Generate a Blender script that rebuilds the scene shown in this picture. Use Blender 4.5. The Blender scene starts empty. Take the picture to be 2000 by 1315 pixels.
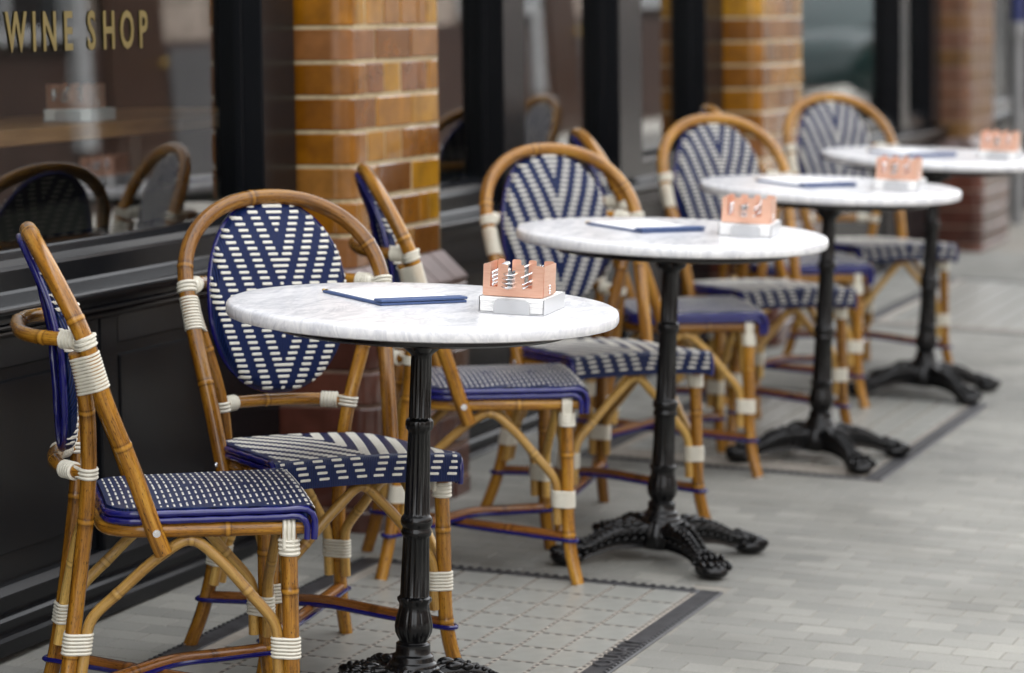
import bpy, math, random
import numpy as np
from mathutils import Matrix, Vector

scene = bpy.context.scene
COL = scene.collection
random.seed(7)

# ------------------------------------------------------------------ camera
cam_d = bpy.data.cameras.new('camera')
cam = bpy.data.objects.new('camera', cam_d)
COL.objects.link(cam)
RT = Vector((0.31556884, -0.94836897, 0.03182152))
UP = Vector((0.10859885, 0.06941025, 0.99165947))
FW = Vector((0.94266781, 0.30948104, -0.12489550))
CAM = Vector((0.0, 0.0, 1.429445))
M4 = Matrix((RT, UP, -FW)).transposed().to_4x4()
M4.translation = CAM
cam.matrix_world = M4
cam_d.sensor_width = 36.0
FPX = 6535.9
cam_d.lens = FPX / 2000.0 * 36.0
cam_d.clip_start = 0.1
cam_d.clip_end = 400
cam_d.dof.use_dof = True
cam_d.dof.focus_distance = 5.85
cam_d.dof.aperture_fstop = 3.7
scene.camera = cam

# ------------------------------------------------------------------ sky, sun, exposure
SUN_EL, SUN_AZ = math.radians(60), math.radians(100)     # direction the light comes from (azimuth from +X)
world = bpy.data.worlds.new('World')
scene.world = world
world.use_nodes = True
nt = world.node_tree
nt.nodes.clear()
wo = nt.nodes.new('ShaderNodeOutputWorld')
bg = nt.nodes.new('ShaderNodeBackground')
sky = nt.nodes.new('ShaderNodeTexSky')
sky.sky_type = 'NISHITA'
sky.sun_disc = False
sky.sun_elevation = SUN_EL
sky.sun_rotation = math.pi / 2 - SUN_AZ
sky.dust_density = 4.0
sky.air_density = 1.0
hsv = nt.nodes.new('ShaderNodeHueSaturation')
hsv.inputs['Saturation'].default_value = 0.10
nt.links.new(sky.outputs[0], hsv.inputs['Color'])
nt.links.new(hsv.outputs[0], bg.inputs[0])
nt.links.new(bg.outputs[0], wo.inputs[0])
bg.inputs[1].default_value = 0.15
sun_d = bpy.data.lights.new('sun', 'SUN')
sun_d.energy = 0.55
sun_d.angle = math.radians(2)
sun_d.color = (1.0, 0.97, 0.93)
sun = bpy.data.objects.new('sun', sun_d)
COL.objects.link(sun)
sdir = Vector((math.cos(SUN_EL) * math.cos(SUN_AZ), math.cos(SUN_EL) * math.sin(SUN_AZ), math.sin(SUN_EL)))
sun.rotation_euler = sdir.to_track_quat('Z', 'Y').to_euler()
vs = scene.view_settings
vs.view_transform = 'Standard'
vs.look = 'None'
vs.gamma = 1.0
vs.use_curve_mapping = False
vs.exposure = 2.48

# ------------------------------------------------------------------ mesh builder
class MB:
    def __init__(s):
        s.v, s.f, s.m, s.a = [], [], [], {}
    def vert(s, p, **attr):
        s.v.append((p[0], p[1], p[2]))
        i = len(s.v) - 1
        for k, val in attr.items():
            s.a.setdefault(k, {})[i] = val
        return i
    def quad(s, *ids):
        s.f.append(ids)
    def box(s, x0, x1, y0, y1, z0, z1, bev=0.0, **attr):
        if bev <= 0:
            b = [s.vert((x, y, z), **attr) for x in (x0, x1) for y in (y0, y1) for z in (z0, z1)]
            for q in ((0, 1, 3, 2), (4, 6, 7, 5), (0, 4, 5, 1), (2, 3, 7, 6), (0, 2, 6, 4), (1, 5, 7, 3)):
                s.f.append(tuple(b[i] for i in q))
            return
        # chamfered box: 24 vertices
        X, Y, Z = (x0, x1), (y0, y1), (z0, z1)
        idx = {}
        for i in (0, 1):
            for j in (0, 1):
                for k in (0, 1):
                    sx, sy, sz = (1, -1)[i], (1, -1)[j], (1, -1)[k]
                    idx[i, j, k, 0] = s.vert((X[i], Y[j] + sy * bev, Z[k] + sz * bev), **attr)
                    idx[i, j, k, 1] = s.vert((X[i] + sx * bev, Y[j], Z[k] + sz * bev), **attr)
                    idx[i, j, k, 2] = s.vert((X[i] + sx * bev, Y[j] + sy * bev, Z[k]), **attr)
        g = idx
        for i in (0, 1):
            q = (g[i,0,0,0], g[i,0,1,0], g[i,1,1,0], g[i,1,0,0]); s.f.append(q if i == 0 else q[::-1])
            q = (g[0,i,0,1], g[1,i,0,1], g[1,i,1,1], g[0,i,1,1]); s.f.append(q if i == 0 else q[::-1])
            q = (g[0,0,i,2], g[0,1,i,2], g[1,1,i,2], g[1,0,i,2]); s.f.append(q if i == 0 else q[::-1])
        for i in (0, 1):
            for j in (0, 1):
                s.f.append((g[i,j,0,0], g[i,j,1,0], g[i,j,1,1], g[i,j,0,1]) if (i + j) % 2 else (g[i,j,0,1], g[i,j,1,1], g[i,j,1,0], g[i,j,0,0]))
                s.f.append((g[i,0,j,0], g[i,1,j,0], g[i,1,j,2], g[i,0,j,2]) if (i + j) % 2 == 0 else (g[i,0,j,2], g[i,1,j,2], g[i,1,j,0], g[i,0,j,0]))
                s.f.append((g[0,i,j,1], g[1,i,j,1], g[1,i,j,2], g[0,i,j,2]) if (i + j) % 2 else (g[0,i,j,2], g[1,i,j,2], g[1,i,j,1], g[0,i,j,1]))
        for i in (0, 1):
            for j in (0, 1):
                for k in (0, 1):
                    t = (g[i,j,k,0], g[i,j,k,1], g[i,j,k,2])
                    s.f.append(t if (i + j + k) % 2 == 0 else t[::-1])
    def tube(s, path, rad, sides=10, closed=False, nodes=(), caps=True, off=0.0):
        """swept tube; rad number or function of arc length; nodes: arc positions of cane knuckles"""
        P = np.array(path, float)
        n = len(P)
        if closed:
            T = np.roll(P, -1, 0) - np.roll(P, 1, 0)
        else:
            T = np.gradient(P, axis=0)
        T /= np.maximum(np.linalg.norm(T, axis=1)[:, None], 1e-9)
        S = np.concatenate([[0], np.cumsum(np.linalg.norm(np.diff(P, axis=0), axis=1))])
        ref = np.array([0, 0, 1.0]) if abs(T[0][2]) < 0.9 else np.array([1.0, 0, 0])
        N = np.cross(T[0], ref); N /= np.linalg.norm(N)
        rings = []
        for i in range(n):
            if i:
                N = N - T[i] * (N @ T[i])
                N /= max(np.linalg.norm(N), 1e-9)
            B = np.cross(T[i], N)
            r = rad(S[i]) if callable(rad) else rad
            nd = 0.0
            for s0 in nodes:
                e = math.exp(-((S[i] - s0) / 0.0045) ** 2)
                nd = max(nd, e)
            r *= 1 + 0.075 * nd
            ring = []
            for k in range(sides):
                a = 2 * math.pi * k / sides
                p = P[i] + (N * math.cos(a) + B * math.sin(a)) * r
                ring.append(s.vert(p, nd=nd, cane=(math.cos(a) * 0.5, math.sin(a) * 0.5, S[i] * 3.0 + off)))
            rings.append(ring)
        m = n if closed else n - 1
        for i in range(m):
            a, b = rings[i], rings[(i + 1) % n]
            for k in range(sides):
                k2 = (k + 1) % sides
                s.f.append((a[k], a[k2], b[k2], b[k]))
        if caps and not closed:
            s.f.append(tuple(rings[0][::-1]))
            s.f.append(tuple(rings[-1]))
    def lathe(s, prof, seg=32, flute=None, cx=0.0, cy=0.0):
        rows = []
        for i, (r, z) in enumerate(prof):
            row = []
            for k in range(seg):
                a = 2 * math.pi * k / seg
                rr = r
                if flute:
                    rr = flute(i, r, z, a)
                row.append(s.vert((cx + rr * math.cos(a), cy + rr * math.sin(a), z)))
            rows.append(row)
        for i in range(len(rows) - 1):
            a, b = rows[i], rows[i + 1]
            for k in range(seg):
                k2 = (k + 1) % seg
                s.f.append((a[k], a[k2], b[k2], b[k]))
        s.f.append(tuple(rows[0][::-1]))
        s.f.append(tuple(rows[-1]))
    def ball(s, c, rx, ry, rz, seg=8, rings=5, rot=0.0):
        rows = []
        ca, sa = math.cos(rot), math.sin(rot)
        for i in range(1, rings):
            t = math.pi * i / rings
            row = []
            for k in range(seg):
                a = 2 * math.pi * k / seg
                x, y = rx * math.sin(t) * math.cos(a), ry * math.sin(t) * math.sin(a)
                row.append(s.vert((c[0] + ca * x - sa * y, c[1] + sa * x + ca * y, c[2] + rz * math.cos(t))))
            rows.append(row)
        top = s.vert((c[0], c[1], c[2] + rz)); bot = s.vert((c[0], c[1], c[2] - rz))
        for k in range(seg):
            k2 = (k + 1) % seg
            s.f.append((top, rows[0][k], rows[0][k2]))
            s.f.append((bot, rows[-1][k2], rows[-1][k]))
            for i in range(len(rows) - 1):
                s.f.append((rows[i][k], rows[i + 1][k], rows[i + 1][k2], rows[i][k2]))
    def prism(s, poly, axis, a0, a1):
        """extrude a 2D polygon (list of (p,q)) along axis 'x','y' or 'z' from a0 to a1"""
        def P(p, q, a):
            return {'x': (a, p, q), 'y': (p, a, q), 'z': (p, q, a)}[axis]
        A = [s.vert(P(p, q, a0)) for p, q in poly]
        B = [s.vert(P(p, q, a1)) for p, q in poly]
        n = len(poly)
        for i in range(n):
            j = (i + 1) % n
            s.f.append((A[i], A[j], B[j], B[i]))
        s.f.append(tuple(A[::-1])); s.f.append(tuple(B))
    def mesh(s, name, mat, smooth=True, fix=True):
        me = bpy.data.meshes.new(name)
        me.from_pydata(s.v, [], s.f)
        for k, d in s.a.items():
            first = next(iter(d.values()))
            if isinstance(first, tuple):
                at = me.attributes.new(k, 'FLOAT_VECTOR', 'POINT')
                arr = np.zeros((len(s.v), 3), np.float32)
                for i, val in d.items():
                    arr[i] = val
                at.data.foreach_set('vector', arr.ravel())
            else:
                at = me.attributes.new(k, 'FLOAT', 'POINT')
                arr = np.zeros(len(s.v), np.float32)
                for i, val in d.items():
                    arr[i] = val
                at.data.foreach_set('value', arr)
        if fix:
            import bmesh
            bm = bmesh.new(); bm.from_mesh(me)
            bmesh.ops.recalc_face_normals(bm, faces=bm.faces)
            bm.to_mesh(me); bm.free()
        if mat:
            me.materials.append(mat)
        if smooth:
            me.polygons.foreach_set('use_smooth', [True] * len(me.polygons))
            if smooth != 'all':
                me.set_sharp_from_angle(angle=math.radians(45))
        me.update()
        return me

def link(name, me, parent=None, **kw):
    o = bpy.data.objects.new(name, me)
    COL.objects.link(o)
    if parent is not None:
        o.parent = parent
    for k, val in kw.items():
        o[k] = val
    return o

def thing(name, label, cat, loc=(0, 0, 0), rz=0.0, group=None, mat=None):
    o = bpy.data.objects.new(name, None)
    o.empty_display_size = 0.1
    COL.objects.link(o)
    if mat is not None:
        o.matrix_world = mat
    else:
        o.location = loc
        o.rotation_euler = (0, 0, rz)
    o['label'] = label
    o['category'] = cat
    if group:
        o['group'] = group
    return o

def copy_tree(src, parent=None):
    c = src.copy()
    COL.objects.link(c)
    if parent is not None:
        c.parent = parent
    for ch in src.children:
        copy_tree(ch, c)
    return c

def spline(pts, step=0.012):
    """Catmull-Rom through the points, resampled evenly"""
    P = np.array(pts, float)
    ext = np.vstack([2 * P[0] - P[1], P, 2 * P[-1] - P[-2]])
    out = []
    for i in range(1, len(ext) - 2):
        p0, p1, p2, p3 = ext[i - 1], ext[i], ext[i + 1], ext[i + 2]
        d = lambda a, b: max(np.linalg.norm(b - a) ** 0.5, 1e-4)
        t0 = 0; t1 = t0 + d(p0, p1); t2 = t1 + d(p1, p2); t3 = t2 + d(p2, p3)
        for t in np.linspace(t1, t2, 24, endpoint=False):
            A1 = (t1 - t) / (t1 - t0) * p0 + (t - t0) / (t1 - t0) * p1
            A2 = (t2 - t) / (t2 - t1) * p1 + (t - t1) / (t2 - t1) * p2
            A3 = (t3 - t) / (t3 - t2) * p2 + (t - t2) / (t3 - t2) * p3
            B1 = (t2 - t) / (t2 - t0) * A1 + (t - t0) / (t2 - t0) * A2
            B2 = (t3 - t) / (t3 - t1) * A2 + (t - t1) / (t3 - t1) * A3
            out.append((t2 - t) / (t2 - t1) * B1 + (t - t1) / (t2 - t1) * B2)
    out.append(P[-1])
    out = np.array(out)
    S = np.concatenate([[0], np.cumsum(np.linalg.norm(np.diff(out, axis=0), axis=1))])
    n = max(3, int(S[-1] / step))
    t = np.linspace(0, S[-1], n)
    return np.stack([np.interp(t, S, out[:, k]) for k in range(3)], 1)

def with_nodes(path, nodes):
    """add samples round the cane knuckles so that they show"""
    P = np.array(path); S = np.concatenate([[0], np.cumsum(np.linalg.norm(np.diff(P, axis=0), axis=1))])
    t = list(S)
    for s0 in nodes:
        t += [s0 - 0.006, s0 - 0.003, s0, s0 + 0.003, s0 + 0.006]
    t = np.array(sorted(x for x in t if 0 <= x <= S[-1]))
    return np.stack([np.interp(t, S, P[:, k]) for k in range(3)], 1)

def hull2(pts):
    pts = sorted(set((round(a, 6), round(b, 6)) for a, b in pts))
    def half(ps):
        h = []
        for p in ps:
            while len(h) > 1 and (h[-1][0]-h[-2][0])*(p[1]-h[-2][1]) - (h[-1][1]-h[-2][1])*(p[0]-h[-2][0]) <= 0:
                h.pop()
            h.append(p)
        return h
    a, b = half(pts), half(pts[::-1])
    return a[:-1] + b[:-1]

def wrap_ring(mb, centres, axis, r_cord, sides=6, npts=22):
    """one turn of cord round a bundle of canes; centres: [(point, radius)]"""
    ax = np.array(axis, float); ax /= np.linalg.norm(ax)
    ref = np.array([1.0, 0, 0]) if abs(ax[0]) < 0.8 else np.array([0, 1.0, 0])
    u = np.cross(ax, ref); u /= np.linalg.norm(u); w = np.cross(ax, u)
    o = np.array(centres[0][0], float)
    pts = []
    for c, r in centres:
        d = np.array(c) - o
        for k in range(20):
            a = 2 * math.pi * k / 20
            pts.append((d @ u + (r + r_cord * 0.12) * math.cos(a), d @ w + (r + r_cord * 0.12) * math.sin(a)))
    h = np.array(hull2(pts))
    hc = np.vstack([h, h[:1]])
    S = np.concatenate([[0], np.cumsum(np.linalg.norm(np.diff(hc, axis=0), axis=1))])
    t = np.linspace(0, S[-1], npts, endpoint=False)
    H = np.stack([np.interp(t, S, hc[:, 0]), np.interp(t, S, hc[:, 1])], 1)
    mb.tube([o + u * a + w * b for a, b in H], r_cord, sides, closed=True)

# ------------------------------------------------------------------ materials
def node_mat(name):
    m = bpy.data.materials.new(name)
    m.use_nodes = True
    b = m.node_tree.nodes['Principled BSDF']
    return m, m.node_tree, b

def N(t, kind, **kw):
    n = t.nodes.new(kind)
    for k, val in kw.items():
        if k in n.inputs:
            n.inputs[k].default_value = val
        else:
            setattr(n, k, val)
    return n

def ramp(t, fac, stops):
    r = t.nodes.new('ShaderNodeValToRGB')
    while len(r.color_ramp.elements) < len(stops):
        r.color_ramp.elements.new(0.5)
    for e, (p, c) in zip(r.color_ramp.elements, stops):
        e.position = p
        e.color = (c[0], c[1], c[2], 1)
    t.links.new(fac, r.inputs[0])
    return r

def bump(t, b, h, strength=0.3, dist=0.002):
    n = N(t, 'ShaderNodeBump', Strength=strength, Distance=dist)
    t.links.new(h, n.inputs['Height'])
    t.links.new(n.outputs[0], b.inputs['Normal'])
    return n

def mix(t, fac, a, b, mode='MIX'):
    n = t.nodes.new('ShaderNodeMix')
    n.data_type = 'RGBA'
    n.blend_type = mode
    for sock, val in ((n.inputs[0], fac), (n.inputs[6], a), (n.inputs[7], b)):
        if hasattr(val, 'default_value') or hasattr(val, 'links'):
            t.links.new(val, sock)
        else:
            sock.default_value = val if isinstance(val, (int, float)) else (val[0], val[1], val[2], 1)
    return n.outputs[2]

def cane_mat(name, dark, mid, light, rough=0.2):
    m, t, b = node_mat(name)
    at = N(t, 'ShaderNodeAttribute', attribute_name='cane')
    oi = N(t, 'ShaderNodeObjectInfo')
    add = N(t, 'ShaderNodeVectorMath', operation='ADD')
    sc = N(t, 'ShaderNodeVectorMath', operation='SCALE')
    comb = N(t, 'ShaderNodeCombineXYZ')
    t.links.new(oi.outputs['Random'], comb.inputs[2])
    t.links.new(comb.outputs[0], sc.inputs[0]); sc.inputs['Scale'].default_value = 37.0
    t.links.new(at.outputs['Vector'], add.inputs[0]); t.links.new(sc.outputs[0], add.inputs[1])
    n1 = N(t, 'ShaderNodeTexNoise', Scale=2.2, Detail=5.0, Roughness=0.6)
    t.links.new(add.outputs[0], n1.inputs['Vector'])
    r1 = ramp(t, n1.outputs['Fac'], [(0.36, dark), (0.48, mid), (0.62, light)])
    st = N(t, 'ShaderNodeMapping'); st.inputs['Scale'].default_value = (9, 9, 0.6)
    t.links.new(add.outputs[0], st.inputs[0])
    n2 = N(t, 'ShaderNodeTexNoise', Scale=3.0, Detail=3.0)
    t.links.new(st.outputs[0], n2.inputs['Vector'])
    c1 = mix(t, 0.35, r1.outputs[0], ramp(t, n2.outputs['Fac'], [(0.3, [c * 0.55 for c in dark]), (0.6, light)]).outputs[0])
    sp = N(t, 'ShaderNodeMapping'); sp.inputs['Scale'].default_value = (6, 6, 9)
    t.links.new(add.outputs[0], sp.inputs[0])
    n3 = N(t, 'ShaderNodeTexNoise', Scale=3.5, Detail=1.0)
    t.links.new(sp.outputs[0], n3.inputs['Vector'])
    spot = ramp(t, n3.outputs['Fac'], [(0.63, (0, 0, 0)), (0.72, (1, 1, 1))])
    c2 = mix(t, spot.outputs[0], c1, [c * 0.35 for c in dark])
    nd = N(t, 'ShaderNodeAttribute', attribute_name='nd')
    ring = ramp(t, nd.outputs['Fac'], [(0.02, (0, 0, 0)), (0.25, (0.7, 0.7, 0.7)), (0.55, (0.1, 0.1, 0.1)), (1.0, (0, 0, 0))])
    scar = ramp(t, nd.outputs['Fac'], [(0.45, (0, 0, 0)), (0.9, (0.6, 0.6, 0.6))])
    c3 = mix(t, ring.outputs[0], c2, [c * 0.6 for c in dark])
    c3 = mix(t, scar.outputs[0], c3, [min(1, c * 1.05) for c in light])
    tone = ramp(t, oi.outputs['Random'], [(0.0, (0.60, 0.55, 0.48)), (0.5, (0.92, 0.90, 0.86)), (1.0, (1.08, 1.08, 1.05))])
    c3 = mix(t, 1.0, c3, tone.outputs[0], 'MULTIPLY')
    t.links.new(c3, b.inputs['Base Color'])
    b.inputs['Roughness'].default_value = rough
    b.inputs['Coat Weight'].default_value = 0.12
    b.inputs['Coat Roughness'].default_value = 0.06
    bump(t, b, n2.outputs['Fac'], 0.2, 0.001)
    return m

CANE = cane_mat('varnished_cane', (0.085, 0.027, 0.0035), (0.31, 0.120, 0.010), (0.50, 0.250, 0.030))
CANE_P = cane_mat('pale_cane', (0.38, 0.18, 0.03), (0.62, 0.365, 0.085), (0.74, 0.49, 0.15), 0.32)
CANE_B = cane_mat('brown_cane', (0.11, 0.038, 0.008), (0.22, 0.078, 0.015), (0.34, 0.135, 0.028))

def plain(name, col, rough=0.5, metal=0.0, coat=0.0, noise=0.0, nscale=20.0, bmp=0.0, coat_rough=0.1, spec=0.5):
    m, t, b = node_mat(name)
    b.inputs['Roughness'].default_value = rough
    b.inputs['Metallic'].default_value = metal
    b.inputs['Coat Weight'].default_value = coat
    b.inputs['Coat Roughness'].default_value = coat_rough
    b.inputs['Specular IOR Level'].default_value = spec
    b.inputs['Base Color'].default_value = (*col, 1)
    if noise or bmp:
        tc = N(t, 'ShaderNodeTexCoord')
        n = N(t, 'ShaderNodeTexNoise', Scale=nscale, Detail=5.0, Roughness=0.6)
        t.links.new(tc.outputs['Object'], n.inputs['Vector'])
        if noise:
            r = ramp(t, n.outputs['Fac'], [(0.3, [c * (1 - noise) for c in col]), (0.7, [min(1, c * (1 + noise)) for c in col])])
            t.links.new(r.outputs[0], b.inputs['Base Color'])
        if bmp:
            bump(t, b, n.outputs['Fac'], bmp, 0.002)
    return m

def weave_mat(name, col, axis=0, pitch=0.0036):
    """navy plastic strands lying side by side"""
    m, t, b = node_mat(name)
    tc = N(t, 'ShaderNodeTexCoord')
    w = N(t, 'ShaderNodeTexWave', wave_type='BANDS', bands_direction='XYZ'[axis], wave_profile='SIN', Scale=1.0)
    w.inputs['Scale'].default_value = 2 * math.pi / (20 * pitch) if False else 0.314 / pitch
    w.inputs['Distortion'].default_value = 0.25
    w.inputs['Detail'].default_value = 1.0
    t.links.new(tc.outputs['Object'], w.inputs['Vector'])
    r = ramp(t, w.outputs['Fac'], [(0.0, [c * 0.25 for c in col]), (0.35, col), (1.0, [min(1, c * 1.25) for c in col])])
    t.links.new(r.outputs[0], b.inputs['Base Color'])
    b.inputs['Roughness'].default_value = 0.36
    b.inputs['Specular IOR Level'].default_value = 0.24
    bump(t, b, w.outputs['Fac'], 0.8, 0.0012)
    return m

NAVY = weave_mat('navy_woven_strands', (0.0042, 0.0145, 0.075))
BLUE = plain('violet_blue_strand', (0.0085, 0.0085, 0.115), 0.18, coat=0.3, noise=0.15, nscale=60)
CREAM = plain('cream_strand', (0.72, 0.70, 0.62), 0.4, noise=0.05, nscale=50)
CORD = plain('cream_binding_cord', (0.68, 0.65, 0.55), 0.42, noise=0.06, nscale=60)
STEEL = plain('polished_steel', (0.82, 0.82, 0.83), 0.2, metal=1.0)
BRASS = plain('brass', (0.55, 0.38, 0.12), 0.3, metal=1.0)
IRON = plain('black_cast_iron_paint', (0.003, 0.003, 0.0034), 0.22, bmp=0.12, nscale=90, spec=0.4)
RUBBER = plain('pale_glide', (0.55, 0.55, 0.52), 0.6)
WHITE_STEEL = plain('white_powder_coat', (0.50, 0.51, 0.52), 0.32)
PAPER = plain('white_paper', (0.88, 0.88, 0.87), 0.75, noise=0.02, nscale=80)
MENU_BLUE = plain('blue_bookcloth', (0.055, 0.095, 0.22), 0.55, noise=0.1, nscale=400, bmp=0.1)

def copper_mat():
    m, t, b = node_mat('brushed_copper')
    tc = N(t, 'ShaderNodeTexCoord')
    mp = N(t, 'ShaderNodeMapping'); mp.inputs['Scale'].default_value = (30, 30, 400)
    t.links.new(tc.outputs['Object'], mp.inputs[0])
    n = N(t, 'ShaderNodeTexNoise', Scale=1.0, Detail=4.0)
    t.links.new(mp.outputs[0], n.inputs['Vector'])
    r = ramp(t, n.outputs['Fac'], [(0.3, (0.83, 0.47, 0.33)), (0.7, (0.90, 0.57, 0.43))])
    t.links.new(r.outputs[0], b.inputs['Base Color'])
    b.inputs['Metallic'].default_value = 0.8
    b.inputs['Roughness'].default_value = 0.34
    return m
COPPER = copper_mat()

def marble_mat():
    m, t, b = node_mat('white_veined_marble')
    tc = N(t, 'ShaderNodeTexCoord')
    mp = N(t, 'ShaderNodeMapping'); mp.inputs['Rotation'].default_value = (0.2, 0.1, 0.7)
    mp.inputs['Scale'].default_value = (1.0, 2.6, 1.0)
    oi = N(t, 'ShaderNodeObjectInfo')
    comb = N(t, 'ShaderNodeCombineXYZ')
    ml = N(t, 'ShaderNodeMath', operation='MULTIPLY'); ml.inputs[1].default_value = 20
    t.links.new(oi.outputs['Random'], ml.inputs[0])
    t.links.new(ml.outputs[0], comb.inputs[0]); t.links.new(ml.outputs[0], comb.inputs[2])
    t.links.new(comb.outputs[0], mp.inputs['Location'])
    t.links.new(tc.outputs['Object'], mp.inputs[0])
    n1 = N(t, 'ShaderNodeTexNoise', Scale=5.0, Detail=8.0, Roughness=0.65, Distortion=1.2)
    t.links.new(mp.outputs[0], n1.inputs['Vector'])
    n2 = N(t, 'ShaderNodeTexNoise', Scale=22.0, Detail=8.0, Roughness=0.7, Distortion=0.8)
    t.links.new(mp.outputs[0], n2.inputs['Vector'])
    v = ramp(t, n1.outputs['Fac'], [(0.40, (0.88, 0.88, 0.885)), (0.49, (0.70, 0.705, 0.73)), (0.53, (0.86, 0.86, 0.87)), (0.7, (0.9, 0.9, 0.9))])
    w = ramp(t, n2.outputs['Fac'], [(0.34, (0.78, 0.79, 0.82)), (0.58, (1, 1, 1))])
    c = mix(t, 0.75, v.outputs[0], w.outputs[0], 'MULTIPLY')
    t.links.new(c, b.inputs['Base Color'])
    b.inputs['Roughness'].default_value = 0.22
    return m
MARBLE = marble_mat()

def paver_mat(use_attr):
    m, t, b = node_mat('grey_paver' + ('_mass' if use_attr else ''))
    if use_attr:
        src = N(t, 'ShaderNodeAttribute', attribute_name='rnd').outputs['Fac']
    else:
        src = N(t, 'ShaderNodeObjectInfo').outputs['Random']
    r = ramp(t, src, [(0.0, (0.186, 0.184, 0.167)), (0.5, (0.216, 0.213, 0.192)), (0.85, (0.233, 0.229, 0.206)), (1.0, (0.262, 0.257, 0.230))])
    geo = N(t, 'ShaderNodeNewGeometry')
    n = N(t, 'ShaderNodeTexNoise', Scale=260.0, Detail=3.0, Roughness=0.7)
    t.links.new(geo.outputs['Position'], n.inputs['Vector'])
    sp = ramp(t, n.outputs['Fac'], [(0.3, (0.80, 0.80, 0.80)), (0.7, (1.12, 1.12, 1.12))])
    n2 = N(t, 'ShaderNodeTexNoise', Scale=2.2, Detail=5.0)
    t.links.new(geo.outputs['Position'], n2.inputs['Vector'])
    st = ramp(t, n2.outputs['Fac'], [(0.3, (0.76, 0.755, 0.74)), (0.5, (0.97, 0.97, 0.97)), (0.75, (1.08, 1.08, 1.07))])
    vo = N(t, 'ShaderNodeTexVoronoi', Scale=2.3)
    t.links.new(geo.outputs['Position'], vo.inputs['Vector'])
    gum = ramp(t, vo.outputs['Distance'], [(0.022, (0.55, 0.55, 0.54)), (0.034, (1, 1, 1))])
    c = mix(t, 1.0, mix(t, 1.0, r.outputs[0], sp.outputs[0], 'MULTIPLY'), st.outputs[0], 'MULTIPLY')
    c = mix(t, 1.0, c, gum.outputs[0], 'MULTIPLY')
    t.links.new(c, b.inputs['Base Color'])
    b.inputs['Roughness'].default_value = 0.72
    bump(t, b, n.outputs['Fac'], 0.35, 0.0015)
    return m
PAVER, PAVER_M = paver_mat(False), paver_mat(True)
SAND = plain('pale_joint_sand', (0.235, 0.22, 0.19), 0.9, noise=0.2, nscale=6, bmp=0.3)
ASPHALT = plain('asphalt', (0.14, 0.14, 0.138), 0.85, noise=0.25, nscale=40, bmp=0.4)
KERB = plain('granite_kerb', (0.3, 0.295, 0.28), 0.7, noise=0.15, nscale=80)
FLAG = plain('far_pavement', (0.38, 0.37, 0.34), 0.8, noise=0.15, nscale=3)

def paint_mat(name, col, rough=0.32):
    m, t, b = node_mat(name)
    tc = N(t, 'ShaderNodeTexCoord')
    n = N(t, 'ShaderNodeTexNoise', Scale=3.0, Detail=6.0, Roughness=0.65)
    t.links.new(tc.outputs['Object'], n.inputs['Vector'])
    n2 = N(t, 'ShaderNodeTexNoise', Scale=90.0, Detail=2.0)
    t.links.new(tc.outputs['Object'], n2.inputs['Vector'])
    r = ramp(t, n.outputs['Fac'], [(0.3, [c * 0.92 for c in col]), (0.7, [c * 1.08 for c in col])])
    d = ramp(t, n2.outputs['Fac'], [(0.76, (0, 0, 0)), (0.80, (0.6, 0.6, 0.6))])
    c = mix(t, d.outputs[0], r.outputs[0], [x * 2.6 + 0.01 for x in col])
    t.links.new(c, b.inputs['Base Color'])
    rr = ramp(t, n.outputs['Fac'], [(0.3, (rough, rough, rough)), (0.7, (rough + 0.04,) * 3)])
    t.links.new(rr.outputs[0], b.inputs['Roughness'])
    b.inputs['Specular IOR Level'].default_value = 0.16
    bump(t, b, n.outputs['Fac'], 0.02, 0.002)
    return m
PAINT = paint_mat('charcoal_gloss_paint', (0.0050, 0.0056, 0.0070), 0.2)

def glass_mat():
    m = bpy.data.materials.new('shop_window_glass')
    m.use_nodes = True
    t = m.node_tree
    t.nodes.clear()
    out = t.nodes.new('ShaderNodeOutputMaterial')
    tr = N(t, 'ShaderNodeBsdfTransparent'); tr.inputs[0].default_value = (0.86, 0.89, 0.88, 1)
    gl = N(t, 'ShaderNodeBsdfGlossy'); gl.inputs['Roughness'].default_value = 0.0
    gl.inputs[0].default_value = (1, 1, 1, 1)
    fr = N(t, 'ShaderNodeFresnel'); fr.inputs['IOR'].default_value = 1.78
    geo = N(t, 'ShaderNodeNewGeometry')
    sub = N(t, 'ShaderNodeMath', operation='SUBTRACT'); sub.inputs[0].default_value = 1.0
    t.links.new(geo.outputs['Backfacing'], sub.inputs[1])
    mul = N(t, 'ShaderNodeMath', operation='MULTIPLY')
    t.links.new(fr.outputs[0], mul.inputs[0]); t.links.new(sub.outputs[0], mul.inputs[1])
    mx = N(t, 'ShaderNodeMixShader')
    t.links.new(mul.outputs[0], mx.inputs[0]); t.links.new(tr.outputs[0], mx.inputs[1]); t.links.new(gl.outputs[0], mx.inputs[2])
    t.links.new(mx.outputs[0], out.inputs[0])
    return m
GLASS = glass_mat()
GOLD = plain('gold_leaf_paint', (0.14, 0.096, 0.009), 0.5, noise=0.15, nscale=30)

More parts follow.
